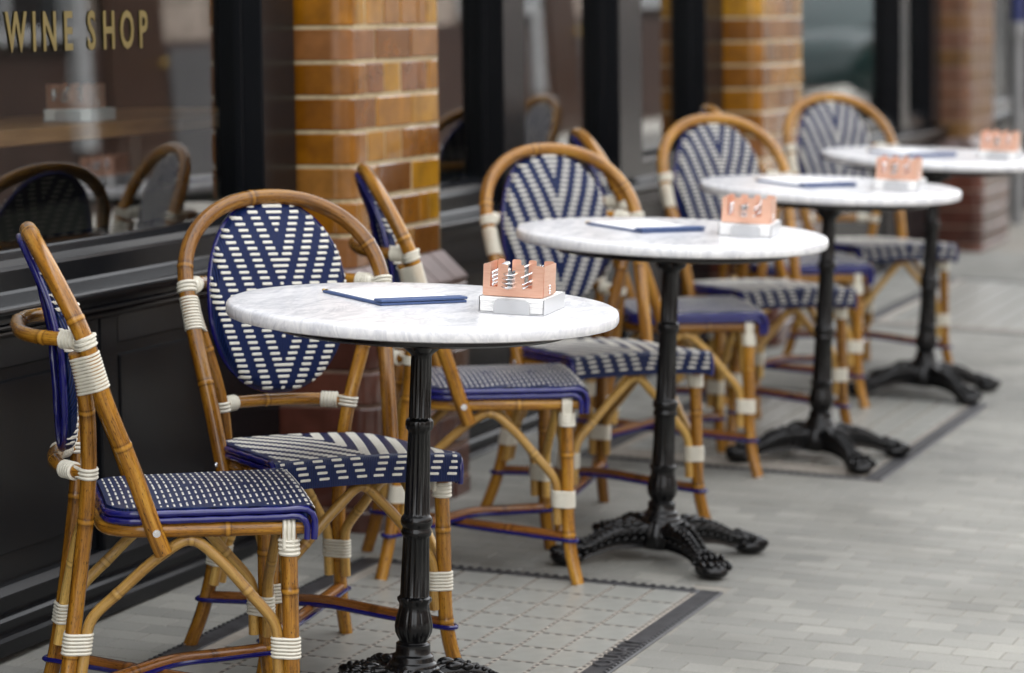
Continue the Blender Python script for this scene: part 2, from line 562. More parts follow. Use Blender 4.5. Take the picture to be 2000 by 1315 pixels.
def brick_mat(name, stops, rough=0.1, coat=0.35):
    m, t, b = node_mat(name)
    oi = N(t, 'ShaderNodeObjectInfo')
    r = ramp(t, oi.outputs['Random'], stops)
    r.color_ramp.interpolation = 'LINEAR'
    geo = N(t, 'ShaderNodeNewGeometry')
    n = N(t, 'ShaderNodeTexNoise', Scale=14.0, Detail=6.0, Roughness=0.6)
    t.links.new(geo.outputs['Position'], n.inputs['Vector'])
    v = ramp(t, n.outputs['Fac'], [(0.3, (0.62, 0.58, 0.5)), (0.65, (1.1, 1.1, 1.1))])
    c = mix(t, 1.0, r.outputs[0], v.outputs[0], 'MULTIPLY')
    t.links.new(c, b.inputs['Base Color'])
    b.inputs['Roughness'].default_value = rough + 0.1
    b.inputs['Coat Weight'].default_value = coat
    b.inputs['Coat Roughness'].default_value = 0.06
    n2 = N(t, 'ShaderNodeTexNoise', Scale=22.0, Detail=2.0)
    t.links.new(geo.outputs['Position'], n2.inputs['Vector'])
    bump(t, b, n2.outputs['Fac'], 0.10, 0.002)
    return m
AMBER = brick_mat('amber_glazed_brick', [(0.0, (0.16, 0.055, 0.004)), (0.3, (0.26, 0.098, 0.004)), (0.55, (0.33, 0.138, 0.005)), (0.78, (0.38, 0.185, 0.008)), (0.9, (0.24, 0.10, 0.025)), (1.0, (0.20, 0.078, 0.028))])
CAPB = plain('mauve_cap_brick', (0.15, 0.105, 0.095), 0.5, noise=0.25, nscale=12, bmp=0.2)
AMBER_SHADED = brick_mat('shaded_glazed_brick', [(0.0, (0.10, 0.045, 0.010)), (0.5, (0.16, 0.075, 0.014)), (1.0, (0.13, 0.055, 0.03))], 0.35, 0.0)  # glazed brick with the far pillar's deeper shade put into its colour
UMBER = brick_mat('dark_brown_glazed_brick', [(0.0, (0.055, 0.018, 0.012)), (0.5, (0.085, 0.027, 0.018)), (1.0, (0.12, 0.04, 0.026))])
MORTAR = plain('cream_mortar', (0.42, 0.335, 0.20), 0.9, noise=0.2, nscale=30, bmp=0.4)
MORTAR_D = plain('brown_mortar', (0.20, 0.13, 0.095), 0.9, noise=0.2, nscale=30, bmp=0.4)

# ------------------------------------------------------------------ ground
def structure(name, mb, mat, smooth=False):
    o = link(name, mb.mesh(name, mat, smooth))
    o['kind'] = 'structure'
    return o

LIGHTS = [(5.06, 6.86), (8.46, 10.02), (11.86, 13.62)]   # pavement lights along X
LY0, LY1 = 1.755, 2.585
g = MB()
g.box(-30, 60, -0.6, 9.0, -0.4, -0.0019)
pavement = structure('pavement', g, SAND)
g = MB(); g.box(-30, 60, -0.76, -0.6, -0.4, 0.0)
structure('kerb', g, KERB)
g = MB(); g.box(-30, 60, -3.0, -0.76, -0.4, -0.11)
structure('road', g, ASPHALT)
g = MB(); g.box(-30, 60, -3.15, -3.0, -0.4, 0.0)
structure('far_kerb', g, KERB)
g = MB(); g.box(-30, 60, -4.6, -3.15, -0.4, -0.004)
structure('far_pavement', g, FLAG)

def project(p):
    d = Vector(p) - CAM
    w = d.dot(FW)
    return 1000 + FPX * d.dot(RT) / w, 657.5 - FPX * d.dot(UP) / w, w

PW, PL, GAP = 0.0755, 0.099, 0.0024
def paver_shape(mb, x0, y0, top=0.0, rnd=0.0, dx=PW, dy=PL, tilt=0.0):
    c, h = 0.0014, 0.010
    x1, y1 = x0 + dx - GAP, y0 + dy - GAP
    a = [mb.vert(p, rnd=rnd) for p in ((x0, y0, top - h), (x1, y0, top - h), (x1, y1, top - h), (x0, y1, top - h))]
    b = [mb.vert(p, rnd=rnd) for p in ((x0, y0, top - c), (x1, y0, top - c), (x1, y1, top - c), (x0, y1, top - c))]
    d = [mb.vert(p, rnd=rnd) for p in ((x0 + c, y0 + c, top + tilt), (x1 - c, y0 + c, top - tilt), (x1 - c, y1 - c, top - tilt), (x0 + c, y1 - c, top + tilt))]
    for i in range(4):
        j = (i + 1) % 4
        mb.f.append((a[i], a[j], b[j], b[i])); mb.f.append((b[i], b[j], d[j], d[i]))
    mb.f.append(tuple(d))

cand, rest = [], MB()
rp = random.Random(3)
nx = int((15.0 - 3.0) / PW)
for i in range(nx):
    x = 3.0 + i * PW
    sh = (0.5 if i % 2 else 0.0) * PL + rp.uniform(-0.012, 0.012)
    for j in range(int((2.86 + 0.6) / PL) + 2):
        y = -0.59 + j * PL - sh
        y0, y1, x0, x1 = max(y, -0.598), y + PL, x, x + PW
        if y0 > 2.9 or y1 - y0 < 0.012:
            continue
        hit = next(((a - 0.004, b + 0.004) for a, b in LIGHTS if a - 0.004 < x1 and x0 < b + 0.004), None)
        whole = y0 == y
        if hit and y0 < LY1 + 0.004 and y1 > LY0 - 0.004:
            a, b = hit
            whole = False
            if y0 < LY0 - 0.016:
                y1 = LY0 - 0.004 + GAP
            elif y1 > LY1 + 0.016:
                y0 = LY1 + 0.004
            elif x0 < a - 0.01:
                x1 = a + GAP
            elif x1 > b + 0.01:
                x0 = b
            else:
                continue
        u, v, w = project((x + PW / 2, y + PL / 2, 0))
        vis = -40 < u < 2040 and v < 1350
        if whole and vis and u > 900 and y1 < 1.75:
            cand.append((w, x, y))
        else:
            paver_shape(rest, x0, y0, rp.uniform(-0.0005, 0.0005), rp.random(), x1 - x0, y1 - y0, tilt=rp.uniform(-0.0003, 0.0003))
cand.sort()
var = []
for k in range(6):
    mb = MB()
    paver_shape(mb, 0, 0, (k - 2.5) * 0.0002, 0, tilt=(k % 3 - 1) * 0.0003)
    var.append(mb.mesh('paver', PAVER, False))
for w, x, y in cand[:300]:
    o = link('paver', rp.choice(var), pavement)
    o.location = (x, y, 0)
for w, x, y in cand[300:]:
    paver_shape(rest, x, y, rp.uniform(-0.0005, 0.0005), rp.random(), tilt=rp.uniform(-0.0003, 0.0003))
o = link('paver_field', rest.mesh('paver_field', PAVER_M, False), pavement)
o['kind'] = 'stuff'

# ------------------------------------------------------------------ pavement lights
LENS = plain('pale_lens_concrete', (0.305, 0.308, 0.283), 0.33, noise=0.22, nscale=9, bmp=0.15)
JOINT = plain('pinkish_joint_cement', (0.31, 0.28, 0.24), 0.85, noise=0.15, nscale=40)
SLOT = plain('dark_slot', (0.06, 0.055, 0.05), 0.8)
FRAME = plain('worn_cast_iron', (0.042, 0.042, 0.045), 0.5, metal=0.3, noise=0.55, nscale=25, bmp=0.5)
LETTER = plain('scuffed_iron', (0.10, 0.10, 0.105), 0.4, metal=0.5, noise=0.3, nscale=40)
TP_X, TP_Y = 0.134, 0.0865
def tile_mesh():
    mb = MB()
    ex, ey = TP_X - 0.012, TP_Y - 0.010
    nx_, ny_ = 6, 6
    ids = {}
    for i in range(nx_ + 1):
        for j in range(ny_ + 1):
            u, v = i / nx_, j / ny_
            dish = -0.0028 * math.sin(math.pi * u) * math.sin(math.pi * v)
            ids[i, j] = mb.vert((u * ex, v * ey, 0.0013 - dish * 0.45))
    for i in range(nx_):
        for j in range(ny_):
            mb.f.append((ids[i, j], ids[i + 1, j], ids[i + 1, j + 1], ids[i, j + 1]))
    return mb.mesh('lens_tile', LENS, 'all')
TILE = tile_mesh()
def font_mesh(text, size, depth, mat, sx=1.0, bold=0.0):
    cu = bpy.data.curves.new('txt', 'FONT')
    cu.body = text
    cu.size = size
    cu.extrude = depth
    cu.align_x = 'CENTER'
    cu.align_y = 'CENTER'
    cu.resolution_u = 3
    cu.offset = bold
    ob = bpy.data.objects.new('txt', cu)
    COL.objects.link(ob)
    bpy.context.view_layer.update()
    me = bpy.data.meshes.new_from_object(ob.evaluated_get(bpy.context.evaluated_depsgraph_get()))
    bpy.data.objects.remove(ob)
    bpy.data.curves.remove(cu)
    me.transform(Matrix.Diagonal((sx, 1, 1, 1)))
    me.materials.clear()
    me.materials.append(mat)
    return me
WHERE = ['under the first table', 'under the third table', 'beyond the farthest table']
for li, (xa, xb) in enumerate(LIGHTS):
    t = thing('pavement_light', 'iron framed pavement light of pale square lenses set in the paving ' + WHERE[li], 'pavement light', (xa, LY0, 0), group='pavement lights')
    L, W = xb - xa, LY1 - LY0
    fb = 0.052
    mb = MB(); mb.box(fb, L - 0.034, fb, W - fb, -0.03, 0.0008)
    link('joint_bed', mb.mesh('joint_bed', JOINT, False), t)
    for (a0, a1, b0, b1) in ((0, L, 0, fb), (0, L, W - fb, W), (0, fb * 0.7, fb, W - fb), (L - 0.034, L, fb, W - fb)):
        mb = MB(); mb.box(a0, a1, b0, b1, -0.04, 0.003, 0.003)
        # raised studs along the outer edges
        fr = link('frame_bar', mb.mesh('frame_bar', FRAME, False), t)
        sb = MB()
        if a1 - a0 > b1 - b0:
            yy = b0 + 0.007 if b0 == 0 else b1 - 0.007
            k = a0 + 0.012
            while k < a1 - 0.01:
                sb.box(k, k + 0.011, yy - 0.004, yy + 0.004, 0.0025, 0.0065, 0.0015); k += 0.022
        else:
            xx = a1 - 0.008 if a0 > 0 else a0 + 0.008
            k = b0 + 0.01
            while k < b1 - 0.01:
                sb.box(xx - 0.004, xx + 0.004, k, k + 0.011, 0.0025, 0.0065, 0.0015); k += 0.022
        s_ = link('stud', sb.mesh('stud', FRAME, False), fr); s_['kind'] = 'stuff'
    nxt, nyt = int((L - fb - 0.045) / TP_X), int((W - 2 * fb) / TP_Y)
    ox, oy = L - 0.034 - nxt * TP_X + 0.004, fb + 0.008
    sl = MB()
    for i in range(nxt):
        for j in range(nyt):
            o = link('lens_tile', TILE, t)
            o.location = (ox + i * TP_X + 0.006, oy + j * TP_Y + 0.005, 0)
            for k in range(3):
                y0 = oy + j * TP_Y + 0.012 + k * 0.0265
                sl.box(ox + i * TP_X - 0.0032, ox + i * TP_X + 0.0032, y0, y0 + 0.015, -0.006, 0.0012)
            for k in range(5):
                x0 = ox + i * TP_X + 0.008 + k * 0.0268
                sl.box(x0, x0 + 0.0115, oy + j * TP_Y - 0.0034, oy + j * TP_Y + 0.0034, -0.006, 0.0012)
    s_ = link('slot', sl.mesh('slot', SLOT, False), t); s_['kind'] = 'stuff'
    if li == 0:
        me = font_mesh('OUSATI', 0.056, 0.004, LETTER, 1.25)
        o = link('raised_lettering', me, t)
        o.location = (L - 0.70, fb * 0.55, 0.003)

# ------------------------------------------------------------------ the facade (it stands plumb, the pavement falls away from it)
RW = Matrix(((0.9999145, -7.8e-07, -0.01307626), (-0.00065808, 0.99872982, -0.05038161), (0.01305969, 0.05038591, 0.99864443)))
MF = RW.transposed().to_4x4()
def fac(x, y, z):
    return MF @ Matrix.Translation((x, y, z))

ZB = 0.10      # facade pieces start below the paving
def profile_part(name, parent, poly, x0, x1, mat=PAINT):
    mb = MB()
    mb.prism(poly, 'x', x0, x1)
    return link(name, mb.mesh(name, mat, False), parent)

def shopfront(label, X0, X1, posts, panes, letters=None, group='shopfront bays', boards=()):
    """posts: [(x0,x1)] front faces; panes: [(x0,x1)]"""
    t = thing('shopfront', label, 'shopfront', group=group, mat=fac(X0, 2.9, 0))
    W = X1 - X0
    d = lambda y: y - 2.9
    # sill: bead under the glass, fascia board, sloped sill with three nosings
    profile_part('glazing_bead', t, [(d(2.925), .95), (d(2.925), .992), (d(2.893), .974), (d(2.878), .962), (d(2.874), .948), (d(2.874), .94)], 0, W)
    profile_part('sill_board', t, [(d(2.925), .90), (d(2.925), .949), (d(2.868), .949), (d(2.862), .943), (d(2.862), .90)], 0, W)
    nose = [(d(2.925), .85), (d(2.925), .905), (d(2.862), .905), (d(2.858), .899)]
    for a in range(7):
        an = math.radians(80 - a * 26)
        nose.append((d(2.806) - 0.009 * math.cos(an), .878 + 0.009 * math.sin(an)))
    nose += [(d(2.812), .862), (d(2.825), .859), (d(2.825), .85)]
    profile_part('sill_nosing', t, nose, 0, W)
    for (yy, za, zb) in ((2.822, .836, .849), (2.840, .818, .835)):
        r = (zb - za) / 2
        pl = [(d(2.93), za), (d(2.93), zb)]
        for a in range(7):
            an = math.radians(90 - a * 30)
            pl.append((d(yy) + r - r * math.cos(an) * 1.0, (za + zb) / 2 + r * math.sin(an)))
        profile_part('sill_bead', t, pl, 0, W)
    # stall riser: recessed panels between stiles
    mb = MB(); mb.box(0, W, d(2.885), d(2.93), ZB, .818)
    link('stall_riser', mb.mesh('stall_riser', PAINT, False), t)
    k = 0.0
    n = max(1, round(W / 0.95))
    for i in range(n + 1):
        xc = W * i / n
        mb = MB(); mb.box(max(0.0005, xc - 0.042), min(W - 0.0005, xc + 0.042), d(2.868), d(2.886), .33, .8175, 0.004)
        link('stile', mb.mesh('stile', PAINT, False), t)
    for i in range(n):
        xa, xb = W * i / n + 0.042, W * (i + 1) / n - 0.042
        mb = MB(); mb.box(xa, xb, d(2.870), d(2.886), .755, .8175, 0.004)
        link('rail', mb.mesh('rail', PAINT, False), t)
        mb = MB(); mb.box(xa + 0.03, xb - 0.03, d(2.878), d(2.887), .395, .73, 0.003)
        link('riser_panel', mb.mesh('riser_panel', PAINT, False), t)
    # skirting in three steps and a toe gap
    profile_part('skirting', t, [(d(2.93), .29), (d(2.93), .345), (d(2.868), .338), (d(2.852), .325), (d(2.852), .29)], 0, W)
    profile_part('skirting', t, [(d(2.93), .262), (d(2.93), .2895), (d(2.836), .2895), (d(2.83), .284), (d(2.83), .262)], 0, W)
    profile_part('skirting', t, [(d(2.93), .225), (d(2.93), .2615), (d(2.812), .2615), (d(2.806), .255), (d(2.806), .228)], 0, W)
    mb = MB(); mb.box(0, W, d(2.834), d(2.93), ZB, .2245)
    link('toe_board', mb.mesh('toe_board', PAINT, False), t)
    for (xa, xb) in posts:
        mb = MB(); mb.box(xa - X0, xb - X0, d(2.84), d(2.95), .9065, 2.6, 0.004)
        po = link('window_post', mb.mesh('window_post', PAINT, False), t)
        mb = MB(); mb.box(xa - X0 - 0.008, xb - X0 + 0.008, d(2.886), d(2.945), .955, 2.598, 0.003)
        link('post_moulding', mb.mesh('post_moulding', PAINT, False), po)
    for (xa, xb) in boards:
        mb = MB(); mb.box(xa - X0, xb - X0, d(2.90), d(2.93), .965, 2.59, 0.004)
        link('door_panel', mb.mesh('door_panel', PAINT, False), t)
    for (xa, xb) in panes:
        mb = MB(); mb.box(xa - X0, xb - X0, d(2.90), d(2.908), .965, 2.59)
        pn = link('glass_pane', mb.mesh('glass_pane', GLASS, False), t)
        if letters and (xa, xb) == letters[0]:
            xs, zc, text = letters[1], letters[2], letters[3]
            xx = xs
            for ch, wd in text:
                if ch != ' ':
                    me = font_mesh(ch, 0.109, 0.0004, GOLD, 0.78, 0.0022)
                    lo = link('letter', me, pn)
                    lo.location = (xx + wd / 2 - X0, -0.0022, zc)
                    lo.rotation_euler = (math.pi / 2, 0, 0)
                xx += wd
    # head
    mb = MB(); mb.box(0, W, d(2.80), d(2.96), 2.6, 2.78, 0.006)
    link('transom', mb.mesh('transom', PAINT, False), t)
    return t

TXT = [('W', .108), ('I', .048), ('N', .088), ('E', .078), (' ', .03), ('S', .078), ('H', .088), ('O', .088), ('P', .072)]
shopfront('charcoal painted shopfront at left with gilt WINE SHOP lettering on its glass', 2.2, 7.19,
          [(4.36, 4.56), (6.965, 7.16)], [(2.25, 4.36), (4.56, 6.965)], ((4.56, 6.965), 5.815, 1.394, TXT))
shopfront('charcoal painted shopfront with two slim posts between the first two brick pillars', 7.81, 11.05,
          [(8.67, 8.86), (9.78, 10.03), (10.79, 11.02)], [(7.83, 8.67), (8.86, 9.78), (10.03, 10.79)])
shopfront('charcoal painted shopfront between the second and third brick pillars', 11.69, 14.865,
          [(13.95, 14.12), (14.62, 14.83)], [(11.71, 13.95), (14.12, 14.62)])
shopfront('charcoal painted shopfront at the far right beyond the last pillar', 15.53, 19.2,
          [(15.56, 15.75), (17.2, 17.4)], [], boards=[(15.75, 17.2), (17.4, 19.2)])

# ------------------------------------------------------------------ glazed brick pillars
CH = 0.0803
def corner_brick(length, h, depth):
    """L-shaped bullnosed corner brick: returns along +y by depth, along +x by length"""
    r = 0.045
    out = []
    out.append((length, 0.0))
    for k in range(13):
        a = math.radians(270 - k * 7.5)
        out.append((r + r * math.cos(a), r + r * math.sin(a)))
    out.append((0.0, depth))
    inner = [(0.03, depth), (0.03, 0.06), (0.06, 0.03), (length, 0.03)]
    mb = MB()
    poly = out + inner
    c = 0.003
    def ring(z, sh):
        res = []
        n_ = len(out)
        for i, (x, y) in enumerate(poly):
            if i < n_:
                # push inwards from the visible face
                if i == 0: dx, dy = 0, 1
                elif i == n_ - 1: dx, dy = 1, 0
                else:
                    dx, dy = r - x, r - y
                    l = math.hypot(dx, dy); dx, dy = dx / l, dy / l
                res.append(mb.vert((x + dx * sh, y + dy * sh, z)))
            else:
                res.append(mb.vert((x, y, z)))
        return res
    rs = [ring(0, c), ring(c, 0), ring(h - c, 0), ring(h, c)]
    n = len(poly)
    for a, b in zip(rs, rs[1:]):
        for i in range(n):
            j = (i + 1) % n
            mb.f.append((a[i], a[j], b[j], b[i]))
    mb.f.append(tuple(rs[0][::-1])); mb.f.append(tuple(rs[-1]))
    return mb

BM = {}
def brick_mesh(kind, w, h, mat, depth=0.16):
    key = (kind, round(w, 3), round(h, 3), mat.name, depth)
    if key not in BM:
        if kind == 'c':
            BM[key] = corner_brick(w, h, depth).mesh('brick', mat, False)
        else:
            mb = MB(); mb.box(0, w, 0, 0.035, 0, h, 0.003)
            BM[key] = mb.mesh('brick', mat, False)
    return BM[key]

def pillar(label, X, seedv, AMBER=AMBER, MORTAR=MORTAR):
    rb = random.Random(seedv)
    t = thing('brick_pillar', label, 'pillar', group='glazed brick pillars', mat=fac(X, 2.72, 0))
    W = 0.62
    J = 0.0088
    PZ = 0.768
    mb = MB(); mb.prism([(0.003, 0.30), (0.003, 0.05), (0.0078, 0.026), (0.026, 0.0078), (0.05, 0.003), (W - 0.002, 0.003), (W - 0.002, 0.30)], 'z', PZ + .03, 2.9)
    link('mortar_core', mb.mesh('mortar_core', MORTAR, False), t)
    # upper courses
    z = 0.8405 - 0.0035
    k = 0
    rest = MB()
    while z < 2.8:
        h = CH - J
        if k % 2 == 0:
            ws = [0.183, 0.24, 0.197]
        else:
            ws = [0.056, 0.066, 0.118, 0.115, 0.122, 0.064, 0.079]
        x = 0.0
        for i, w in enumerate(ws):
            jit = rb.uniform(-0.0012, 0.0012)
            if z < 1.85:
                if i == 0:
                    o = link('brick', brick_mesh('c', w - J, h, AMBER), t)
                    o.location = (0, jit, z)
                else:
                    o = link('brick', brick_mesh('f', w - J, h, AMBER), t)
                    o.location = (x, jit, z + rb.uniform(-0.0008, 0.0008))
                    o.rotation_euler = (rb.uniform(-0.006, 0.006), 0, rb.uniform(-0.012, 0.012))
            else:
                rest.box(x, x + w - J, jit, 0.03, z, z + h, 0.003)
                if i == 0:
                    rest.box(-0.0005, 0.03, 0.031, 0.16, z, z + h, 0.003)
            x += w
        z += CH
        k += 1
    o = link('upper_brick', rest.mesh('upper_brick', AMBER, False), t); o['kind'] = 'stuff'
    # plinth, 70 mm proud
    P = -0.07
    pw0, pw1 = -0.055, W + 0.004
    mb = MB(); mb.prism([(pw0 + .006, 0.30), (pw0 + .006, P + 0.05), (pw0 + .0105, P + 0.028), (pw0 + .028, P + 0.0105), (pw0 + .05, P + 0.006), (pw1 - .004, P + 0.006), (pw1 - .004, 0.30)], 'z', 0.05, PZ - 0.003)
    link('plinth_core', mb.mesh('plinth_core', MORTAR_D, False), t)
    z = PZ - CH * 8 - 0.0
    k = 0
    while z < PZ - 0.01:
        h = CH - J
        ws = [0.20, 0.235, 0.244] if k % 2 == 0 else [0.09, 0.118, 0.118, 0.118, 0.118, 0.117]
        x = pw0
        for i, w in enumerate(ws):
            kind = 'c' if i == 0 else 'f'
            o = link('brick', brick_mesh(kind, w - J, h, UMBER, 0.235), t)
            o.location = (x, P + rb.uniform(-0.001, 0.001), z)
            if i:
                o.rotation_euler = (rb.uniform(-0.005, 0.005), 0, rb.uniform(-0.01, 0.01))
            x += w
        z += CH
        k += 1
    # sloping cap bricks
    ws = [0.115] * 5 + [0.104]
    x = pw0
    for w in ws:
        mb = MB()
        poly = [(P + 0.004, PZ), (P, PZ + 0.004), (P + 0.003, PZ + 0.010), (-0.006, PZ + 0.068), (0.03, PZ + 0.071), (0.03, PZ)]
        mb.prism(poly, 'x', 0, w - 0.006)
        o = link('cap_brick', mb.mesh('cap_brick', CAPB, False), t)
        o.location = (x, rb.uniform(-0.001, 0.001), rb.uniform(-0.001, 0.001))
        x += w
    # left return of the cap
    mb = MB()
    mb.prism([(pw0, PZ), (pw0, PZ + 0.006), (-0.003, PZ + 0.068), (-0.003, PZ)], 'y', 0.0305, 0.16)
    link('cap_brick', mb.mesh('cap_brick', CAPB, False), t)
    return t

pillar('amber and brown glazed brick pillar nearest the camera, behind the first table', 7.19, 11)
pillar('amber glazed brick pillar behind the third table, second from the left', 11.05, 12)
pillar('glazed brick pillar coloured as in shade at far right, farthest from the camera', 14.865, 13, AMBER_SHADED, MORTAR_D)  # darker brick and mortar colours paint in the shade at the far right

# wall above the shopfronts, and what is behind the glass
FASC = plain('dark_fascia', (0.02, 0.021, 0.024), 0.4, noise=0.1, nscale=3)
REDBR = plain('upper_brickwork', (0.20, 0.10, 0.06), 0.85, noise=0.3, nscale=6, bmp=0.3)
def fac_struct(name, boxes, mat):
    mb = MB()
    for b in boxes:
        mb.box(*b)
    o = link(name, mb.mesh(name, mat, False))
    o.matrix_world = MF
    o['kind'] = 'structure'
    return o
fac_struct('upper_wall', [(2.2, 19.2, 2.76, 3.1, 2.9, 5.2)], FASC)
fac_struct('neighbour_wall', [(-14, 2.19, 2.80, 3.1, 0.0, 5.2), (19.21, 45, 2.80, 3.1, 0.0, 5.2)], REDBR)
ROOM = plain('dark_room_paint', (0.022, 0.018, 0.015), 0.8, noise=0.2, nscale=1.5)
ROOMF = plain('dark_floorboards', (0.05, 0.034, 0.022), 0.5, noise=0.3, nscale=4)
fac_struct('interior_floor', [(2.2, 19.2, 2.97, 8.0, 0.15, 0.30)], ROOMF)
fac_struct('interior_wall', [(2.2, 19.2, 7.0, 7.1, 0.305, 3.1), (2.0, 2.19, 2.95, 7.0, 0.305, 3.1), (19.21, 19.4, 2.95, 7.0, 0.305, 3.1)], ROOM)
fac_struct('interior_ceiling', [(2.2, 19.2, 3.105, 6.99, 3.0, 3.1)], ROOM)

# ------------------------------------------------------------------ the other side of the street (mirrored in the windows)
def stone_mat():
    m, t, b = node_mat('weathered_stone')
    tc = N(t, 'ShaderNodeTexCoord')
    mp = N(t, 'ShaderNodeMapping'); mp.inputs['Rotation'].default_value = (math.pi / 2, 0, 0)
    t.links.new(tc.outputs['Object'], mp.inputs[0])
    br = N(t, 'ShaderNodeTexBrick', Scale=1.0)
    br.inputs['Brick Width'].default_value = 0.9
    br.inputs['Row Height'].default_value = 0.36
    br.inputs['Mortar Size'].default_value = 0.012
    br.inputs['Color1'].default_value = (0.46, 0.39, 0.33, 1)
    br.inputs['Color2'].default_value = (0.38, 0.31, 0.26, 1)
    br.inputs['Mortar'].default_value = (0.20, 0.165, 0.14, 1)
    t.links.new(mp.outputs[0], br.inputs['Vector'])
    n = N(t, 'ShaderNodeTexNoise', Scale=4.0, Detail=8.0, Roughness=0.7)
    t.links.new(tc.outputs['Object'], n.inputs['Vector'])
    st = ramp(t, n.outputs['Fac'], [(0.35, (0.45, 0.42, 0.40)), (0.55, (1, 1, 1))])
    t.links.new(mix(t, 1.0, br.outputs['Color'], st.outputs[0], 'MULTIPLY'), b.inputs['Base Color'])
    b.inputs['Roughness'].default_value = 0.9
    bump(t, b, n.outputs['Fac'], 0.6, 0.02)
    return m
STONE = stone_mat()
BROWNB = plain('brown_base', (0.05, 0.027, 0.02), 0.6, noise=0.25, nscale=4)
WHITEP = plain('white_painted_wood', (0.36, 0.37, 0.38), 0.5)
DARKG = plain('dark_window', (0.02, 0.022, 0.025), 0.1)
opp = thing('opposite_building', 'weathered stone building with brown base across the street, mirrored in the windows', 'building', (10, -4.1, 0))
mb = MB(); mb.box(-14, 40, -0.6, 0.0, 1.15, 3.7)
link('wall', mb.mesh('wall', STONE, False), opp)
mb = MB(); mb.box(-14, 40, -0.6, 0.06, -0.1, 1.145)
link('base_course', mb.mesh('base_course', BROWNB, False), opp)
for i in range(9):
    x = -11.35 + i * 5.0
    mb = MB()
    for b in ((x, x + .2, .003, .11, 1.2, 3.0), (x + 1.86, x + 2.08, .003, .14, .45, 3.0), (x + .2005, x + 1.8595, .003, .105, 2.86, 3.0), (x + .2005, x + 1.8595, .003, .14, 1.2, 1.3), (x + .95, x + 1.03, .003, .09, 1.3005, 2.8595)):
        mb.box(*b)
    wn = link('window', mb.mesh('window', WHITEP, False), opp)
    mb = MB(); mb.box(x + .201, x + 1.859, .002, .02, 1.301, 2.859)
    link('pane', mb.mesh('pane', DARKG, False), wn)

SHUT = plain('grey_roller_shutter', (0.12, 0.12, 0.125), 0.5, noise=0.1, nscale=8)
DOORB = plain('brown_door', (0.055, 0.028, 0.018), 0.35)
DOORP = plain('dark_door_paint', (0.012, 0.014, 0.02), 0.3)
for i in range(9):
    x = -8.9 + i * 5.0
    mb = MB(); mb.box(x, x + .95, .0605, .09, 0.0, 2.15, .004)
    dr = link('door', mb.mesh('door', DOORP if i % 2 else DOORB, False), opp)
    mb = MB(); mb.ball((x + .85, .12, 1.0), .03, .03, .03, 10, 6)
    link('door_knob', mb.mesh('door_knob', BRASS, True), dr)
    if i % 2 == 0:
        mb = MB()
        for k in range(12):
            mb.box(x + 1.05, x + 2.35, .0605, .085, .05 + k * .088, .132 + k * .088, .004)
        link('shutter', mb.mesh('shutter', SHUT, False), opp)

